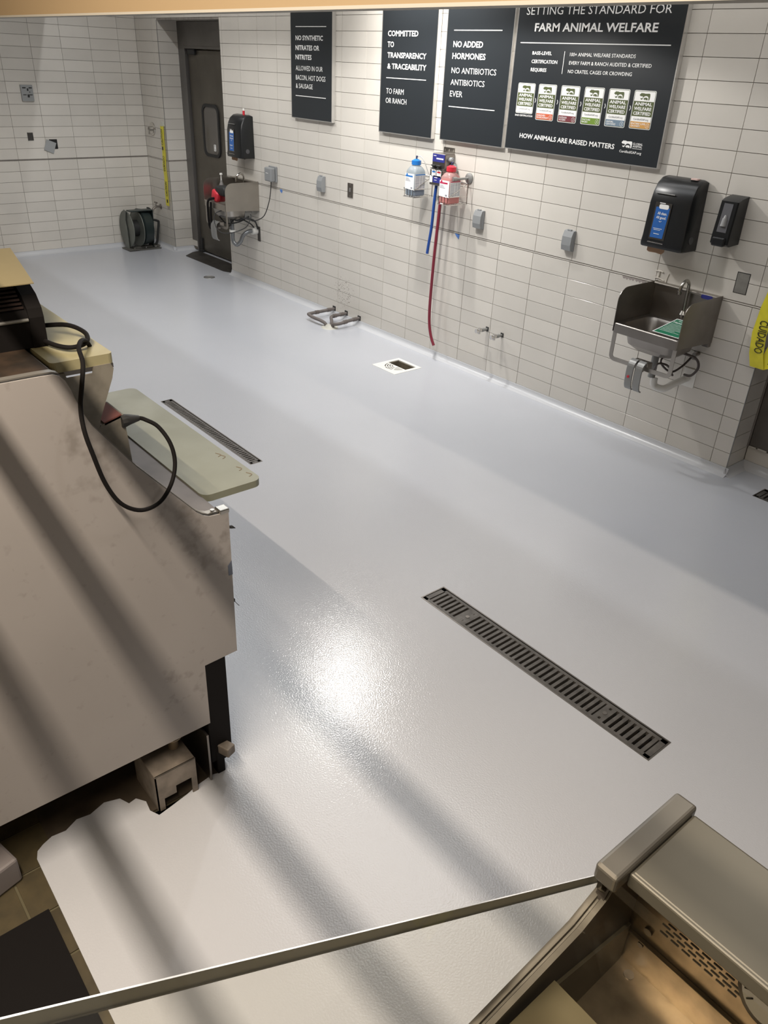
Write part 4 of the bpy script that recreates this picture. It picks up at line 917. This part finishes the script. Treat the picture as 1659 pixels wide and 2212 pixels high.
# foot stand box under the case
r = thing('foot_stand', 'worn grey metal foot stand under the corner of the left case', 'stand', (-.085, -3.63, -.006))
bx0, bx1, by0, by1, H = -.083, .083, -.068, .066, .150
bm = NB()
box(bm, bx0, bx1, by0, by1, H - .004, H, .001)
box(bm, bx0, bx1, by0, by0 + .004, 0, H - .004)
box(bm, bx0, bx0 + .004, by0, by1, 0, H - .004); link('shell', bm, RUST, r)
bm = NB(); prism(bm, [[(by0, 0), (by0 + .022, 0), (by0 + .022, .045), (-.005, .045), (-.005, .075), (by1 - .018, .075), (by1 - .018, 0), (by1, 0), (by1, H), (by0, H)]], bx1 - .004, bx1, 'YZ'); link('notched_front', bm, RUST, r)
bm = NB(); cyl(bm, (.0, .035, H), (.0, .035, H + .055), .016); cyl(bm, (.0, .035, H + .045), (.0, .035, H + .094), .024); cyl(bm, (0, .035, H + .045), (0, .035, H + .05), .030); link('levelling_foot', bm, mat('worn_brass', (.30, .24, .17), .45, .6), r, smooth=True)

# cutting boards
bm = NB(); loft(bm, [[(p[0], p[1], z) for p in rrect(-1.05, -.148, -3.392, -3.196, .028, 6)] for z in (.928, .950)])
tag(link('cutting_board', bm, BOARD), 'long pale green white cutting board jutting out behind the case', 'cutting board')
bm = NB()
for k, (x, y) in enumerate(((-.26, -3.22), (-.21, -3.215), (-.36, -3.22), (-.38, -3.225))): tube(bm, [(x, y, .9504), (x + .02, y + .008, .9506), (x + .028, y - .006, .9504)], .0012, 5, sub=3)
link('knife_scuff', bm, mat('scuff', (.25, .20, .15), .8), [o for o in COL.objects if o.name == 'cutting_board'][0])
bm = NB(); loft(bm, [[(p[0], p[1], z) for p in rrect(-.62, -.088, -3.762, -3.618, .012, 4)] for z in (1.407, 1.431)])
tag(link('cutting_board', bm, BOARD2), 'cream cutting board on the bracket beside the label printer', 'cutting board')

# board bracket and plug box
r = thing('board_bracket', 'slotted steel bracket carrying the cream cutting board', 'bracket', (-.09, -3.68, 1.1))
oy, oz = -3.68, 1.1
outl = [(-3.765, 1.395), (-3.758, 1.404), (-3.735, 1.404), (-3.732, 1.392), (-3.672, 1.392), (-3.668, 1.408), (-3.628, 1.408), (-3.622, 1.395), (-3.628, 1.372), (-3.668, 1.28), (-3.682, 1.235), (-3.70, 1.262), (-3.735, 1.33)]
bm = NB(); prism(bm, [[(a - oy, b - oz) for a, b in outl]], .0, .004, 'YZ'); link('slotted_plate', bm, GALV, r)
bm = NB(); box(bm, -.5, 0, -3.765 - oy, -3.620 - oy, 1.396 - oz, 1.4065 - oz); box(bm, -.40, -.39, -.05, .05, .16, .30); link('carrier', bm, STEELD, r)
r = thing('plug_box', 'small steel power box with a black plug in it behind the end panel', 'power box', (-.10, -3.60, 1.1)); plug_root = r
bm = NB(); prism(bm, [[(-.066, .155), (-.008, .17), (-.004, .10), (.002, -.02), (-.10, .10)]], -.10, .0, 'YZ'); link('housing', bm, GALV, r)
bm = NB(); box(bm, -.10, -.0, -.058, -.012, .158, .1665, rot=Matrix.Rotation(.25, 3, 'X')); link('red_lid', bm, mat('dull_red', (.17, .06, .05), .5), r)

# printer cords
bm = NB(); tube(bm, [(-.30, -3.71, 1.455), (-.25, -3.66, 1.462), (-.19, -3.64, 1.455), (-.15, -3.655, 1.445), (-.14, -3.69, 1.442), (-.17, -3.715, 1.442), (-.24, -3.735, 1.444)], .0055, 10, sub=6)
cord_bm = bm
path = [(-0.16, -3.6442, 1.4311), (-0.15, -3.6545, 1.4479), (-0.12, -3.6751, 1.4606), (-0.08, -3.6971, 1.4581), (-0.05, -3.7032, 1.4323), (-0.02, -3.7222, 1.3967), (0.0, -3.7397, 1.3526), (0.02, -3.7462, 1.3057), (0.03, -3.7394, 1.2509), (0.035, -3.7225, 1.1713), (0.04, -3.6945, 1.1117), (0.04, -3.6487, 1.0789), (0.03, -3.5959, 1.0791), (0.01, -3.5521, 1.1089), (-0.01, -3.5279, 1.1518), (-0.03, -3.526, 1.1971), (-0.06, -3.5397, 1.2347), (-0.08, -3.5614, 1.2514), (-0.1, -3.5705, 1.2514), (-0.1, -3.5943, 1.2534)]
bm = NB(); P = [Vector(p) for p in path]; tube(bm, P, .0052, 10, sub=6)
bmesh.ops.translate(bm, verts=bm.verts, vec=(.10, 3.60, -1.1)); pc = link('cord', bm, RUBBER, plug_root, smooth=True)
bm = NB(); tube(bm, [P[-2], P[-1] + (P[-1] - P[-2]) * .0, P[-1] + Vector((0, -.012, 0)), P[-1] + Vector((0, -.022, 0))], [.007, .013, .016, .015], 10); bmesh.ops.translate(bm, verts=bm.verts, vec=(.10, 3.60, -1.1)); link('plug', bm, BLACKM, pc, smooth=True)

# label printer / scale on top deck
r = thing('label_printer', 'bulky black label printer on top of the left case', 'printer', (-.45, -3.9, 1.432))
ox, oy, oz = -.45, -3.9, 1.432
bmesh.ops.translate(cord_bm, verts=cord_bm.verts, vec=(-ox, -oy, -oz)); link('cord', cord_bm, RUBBER, r, smooth=True)
PR = [(-.215, 0), (-.213, .066), (-.222, .085), (-.30, .128), (-.40, .150), (-.62, .150), (-.62, 0)]
bm = NB(); loft(bm, [[(a - ox, y - oy, b) for a, b in PR] for y in (-4.22, -3.755)]); link('housing', bm, RUBBER, r)
fin = [(-.212, 0), (-.210, .070), (-.216, .090), (-.24, .116), (-.30, .143), (-.40, .163), (-.62, .163), (-.62, 0)]
bm = NB(); loft(bm, [[(a - ox, y - oy, b) for a, b in fin] for y in (-3.755, -3.722)]); link('side_cheek', bm, RUBBER, r)
bm = NB(); tube(bm, [(-.212 - ox, -4.2 - oy, .066), (-.212 - ox, -3.757 - oy, .066)], .004, 8); link('trim_line', bm, GREYM, r)
bm = NB()
for i in range(9):
    t = i / 8; a = (-.226 - .074 * t, .090 + .056 * t); box(bm, a[0] - ox - .002, a[0] - ox + .004, -4.2 - oy, -3.76 - oy, a[1] + .0, a[1] + .004)
link('grille_rib', bm, mat('brown_rib', (.03, .019, .016), .4), r)
fc = ((-.196, -3.735, 1.581), (-.196, -4.25, 1.581), (-.484, -4.25, 1.601), (-.484, -3.693, 1.601))
bm = NB(); loft(bm, [[(a, b, c) for a, b, c in fc], [(a, b, c + .002) for a, b, c in fc]])
tag(link('manila_folder', bm, MANILA), 'tan folder lying on top of the label printer', 'folder')

# ------------------------------------------------------------------ right display case
r = thing('display_case', 'stainless open display case at lower right with raised glass', 'display case', (2.0, -3.8, 0))
OX, OY = 2.0, -3.8
def RC(nm, bm, m, **k):
    bmesh.ops.translate(bm, verts=bm.verts, vec=(-OX, -OY, 0)); return link(nm, bm, m, r, **k)
bm = NB(); box(bm, 1.470, 3.0, -3.794, -3.690, 1.412, 1.420, .003); box(bm, 1.470, 3.0, -3.796, -3.789, 1.402, 1.4195, .002); box(bm, 1.47, 3.0, -3.697, -3.690, .2, 1.412); RC('top_shelf', bm, CASETOP)
bm = NB(); box(bm, 1.446, 1.470, -3.816, -3.684, 1.405, 1.426, .004, seg=3); RC('end_cap', bm, mat('end_cap_steel', (.17, .16, .14), .36, .7))
endp = [(-3.69, .25), (-3.69, 1.405), (-3.78, 1.405), (-3.80, 1.362), (-3.83, 1.345), (-4.7, 1.20), (-4.7, .25)]
bm = NB(); prism(bm, [endp], 1.4455, 1.4555, 'YZ'); RC('end_panel', bm, CDARK)
bm = NB(); prism(bm, [[(-3.725, 1.19), (-3.725, 1.262), (-3.85, 1.288), (-4.7, 1.18), (-4.7, 1.17)]], 1.4556, 1.4590, 'YZ'); RC('inner_liner', bm, mat('liner_olive_steel', (.12, .105, .075), .45, .4, var=.3, vscale=10))
bm = NB(); loft(bm, [[(1.4425, a, b), (1.4455, a, b + .0015), (1.4485, a, b + .001), (1.4495, a, b - .0012), (1.4515, a, b - .0012), (1.4525, a, b + .001), (1.4575, a, b), (1.4575, a, b - .004), (1.4425, a, b - .004)] for a, b in ((-3.775, 1.40), (-3.795, 1.366), (-3.83, 1.349), (-4.7, 1.204))]); RC('rail', bm, RIM, smooth=True)
bm = NB(); box(bm, 1.4556, 3.0, -3.722, -3.715, 1.18, 1.412); box(bm, 1.4556, 3.0, -3.727, -3.722, 1.250, 1.253, .001); RC('back_wall', bm, CASEIN)
bm = NB(); box(bm, 1.4556, 3.0, -4.7, -3.722, 1.19, 1.20); RC('pan', bm, CASEIN)
bm = NB(); prism(bm, [[(1.4595, -3.862), (2.9, -3.862), (2.9, -4.65), (1.4595, -4.65)]], 1.304, 1.309, 'XY'); RC('inner_shelf', bm, mat('beige_shelf_steel', (.155, .135, .085), .4, .5))
bm = NB()
for row in range(4):
    for k in range(7):
        x = 1.487 + k * .0125 + row % 2 * .0055
        prism(bm, [rrect(x, x + .0092, 1.282 + row * .0060, 1.2838 + row * .0060, .0005, 2)], -3.7226, -3.7218, 'XZ')
RC('louver_slot', bm, BLACKM)
for c0, c1, rad in (((1.477, -3.7221, 1.269), (1.477, -3.7245, 1.269), .0045), ((1.474, -3.7221, 1.243), (1.474, -3.725, 1.243), .0032), ((1.476, -3.703 - .03, 1.2001), (1.476, -3.733, 1.2012), .0055)):
    bm = NB(); cyl(bm, c0, c1, rad); RC('bolt', bm, STEELD, smooth=True)
GC = Vector((1.600, -3.722, 1.334)); GN = Vector((-.05, -1, .35)).normalized(); GX = Vector((1, 0, 0)); GZ = GN.cross(GX).normalized() * -1
if GZ.z < 0: GZ = -GZ
def gpt(a, b, d): return GC + GX * a + GZ * b + GN * d
g = NB(); cyl(g, gpt(0, 0, -.004), gpt(0, 0, .018), .031, .031, 32); gg = RC('thermometer', g, CHROME, smooth=True)
def gadd(nm, g, m):
    bmesh.ops.translate(g, verts=g.verts, vec=(-OX, -OY, 0)); return link(nm, g, m, gg)
g = NB(); cyl(g, gpt(0, 0, .018), gpt(0, 0, .0188), .027, .027, 32); gadd('dial', g, WHT)
g = NB()
for k in range(13):
    a = math.radians(225 - k * 22.5); c, s_ = math.cos(a), math.sin(a)
    tube(g, [gpt(c * .018, s_ * .018, .0192), gpt(c * .024, s_ * .024, .0192)], .0008, 5)
gadd('dial_mark', g, BLACKM)
g = NB(); tube(g, [gpt(0, 0, .0198), gpt(.012, -.012, .0198)], .001, 5); gadd('needle', g, RED)
bm = NB(); prism(bm, [[(-3.79, 1.384), (-4.7, 1.20), (-4.7, .25), (-4.69, .25), (-4.69, 1.19)]], 1.462, 3.0, 'YZ'); bm.free()
# raised glass, its left polished edge visible
gd = Vector((0, -4.270 + 3.781, 1.7075 - 1.376)).normalized(); gn = Vector((0, -gd.z, gd.y)) * -1
a0 = Vector((1.444, -3.788, 1.378)); 
if gn.z < 0: gn = -gn
def gp(x, t, d): return Vector((x, 0, 0)) + Vector((0, a0.y, a0.z)) + gd * t + gn * d
def gslab(x0, x1, t0, t1, d0, d1):
    bm = NB(); a = [(x0, t0), (x1, t0), (x1, t1), (x0, t1)]
    loft(bm, [[gp(*p, d0) for p in a], [gp(*p, d1) for p in a]]); return bm
gl = RC('raised_glass', gslab(1.4445, 2.9, 0, .72, -.005, .005), GLASS)
bm = gslab(1.4435, 1.4445, 0, .72, -.005, .005); bmesh.ops.translate(bm, verts=bm.verts, vec=(-OX, -OY, 0)); link('polished_edge', bm, GEDGE, gl)
bm = NB(); tube(bm, [(1.447, -3.79, 1.372), (1.447, -3.79, 1.40)], .008, 10); RC('glass_hinge', bm, CHROME, smooth=True)

# ------------------------------------------------------------------ mat, pale box, added shadow tubes overhead
bm = NB(); box(bm, -.9, .545, -4.80, -4.078, -.006, .004, .003); bm.free()
bm = NB(); prism(bm, [[(.118, -4.078), (1.4, -4.082), (1.4, -4.9), (.118, -4.9)]], -.006, .006, 'XY')
tag(link('floor_mat', bm, RUBBER), 'black rubber floor mat at the lower left on the customer side', 'mat')
bm = NB(); box(bm, -.14, -.005, -4.24, -4.115, -.006, .085, .008, rot=Matrix.Rotation(.25, 3, 'Z'))
tag(link('pale_block', bm, mat('mauve_grey', (.20, .18, .18), .6)), 'pale grey block cut off by the left edge under the white panel', 'block')
# three unseen tubes, added above the counter to cast the floor shadow bands
r = thing('shadow_rail', 'unseen rail of three tubes added above the counter to cast floor shadows', 'rail', (.7, -4.22, 2.2))
for i, (y, rad) in enumerate(((-4.306, .0100), (-4.222, .0120), (-4.132, .0115))):
    bm = NB(); cyl(bm, (-.9, y + 4.22, 0), (.60, y + 4.22, 0), rad, seg=12); link('tube', bm, GREYM, r)
bm = NB()
for x in (-.88, .58): box(bm, x - .006, x + .006, -.10, .10, -.004, .004); cyl(bm, (x, 0.0, 0), (x, 0.0, 1.0), .004, seg=6)
link('hanger', bm, GREYM, r)
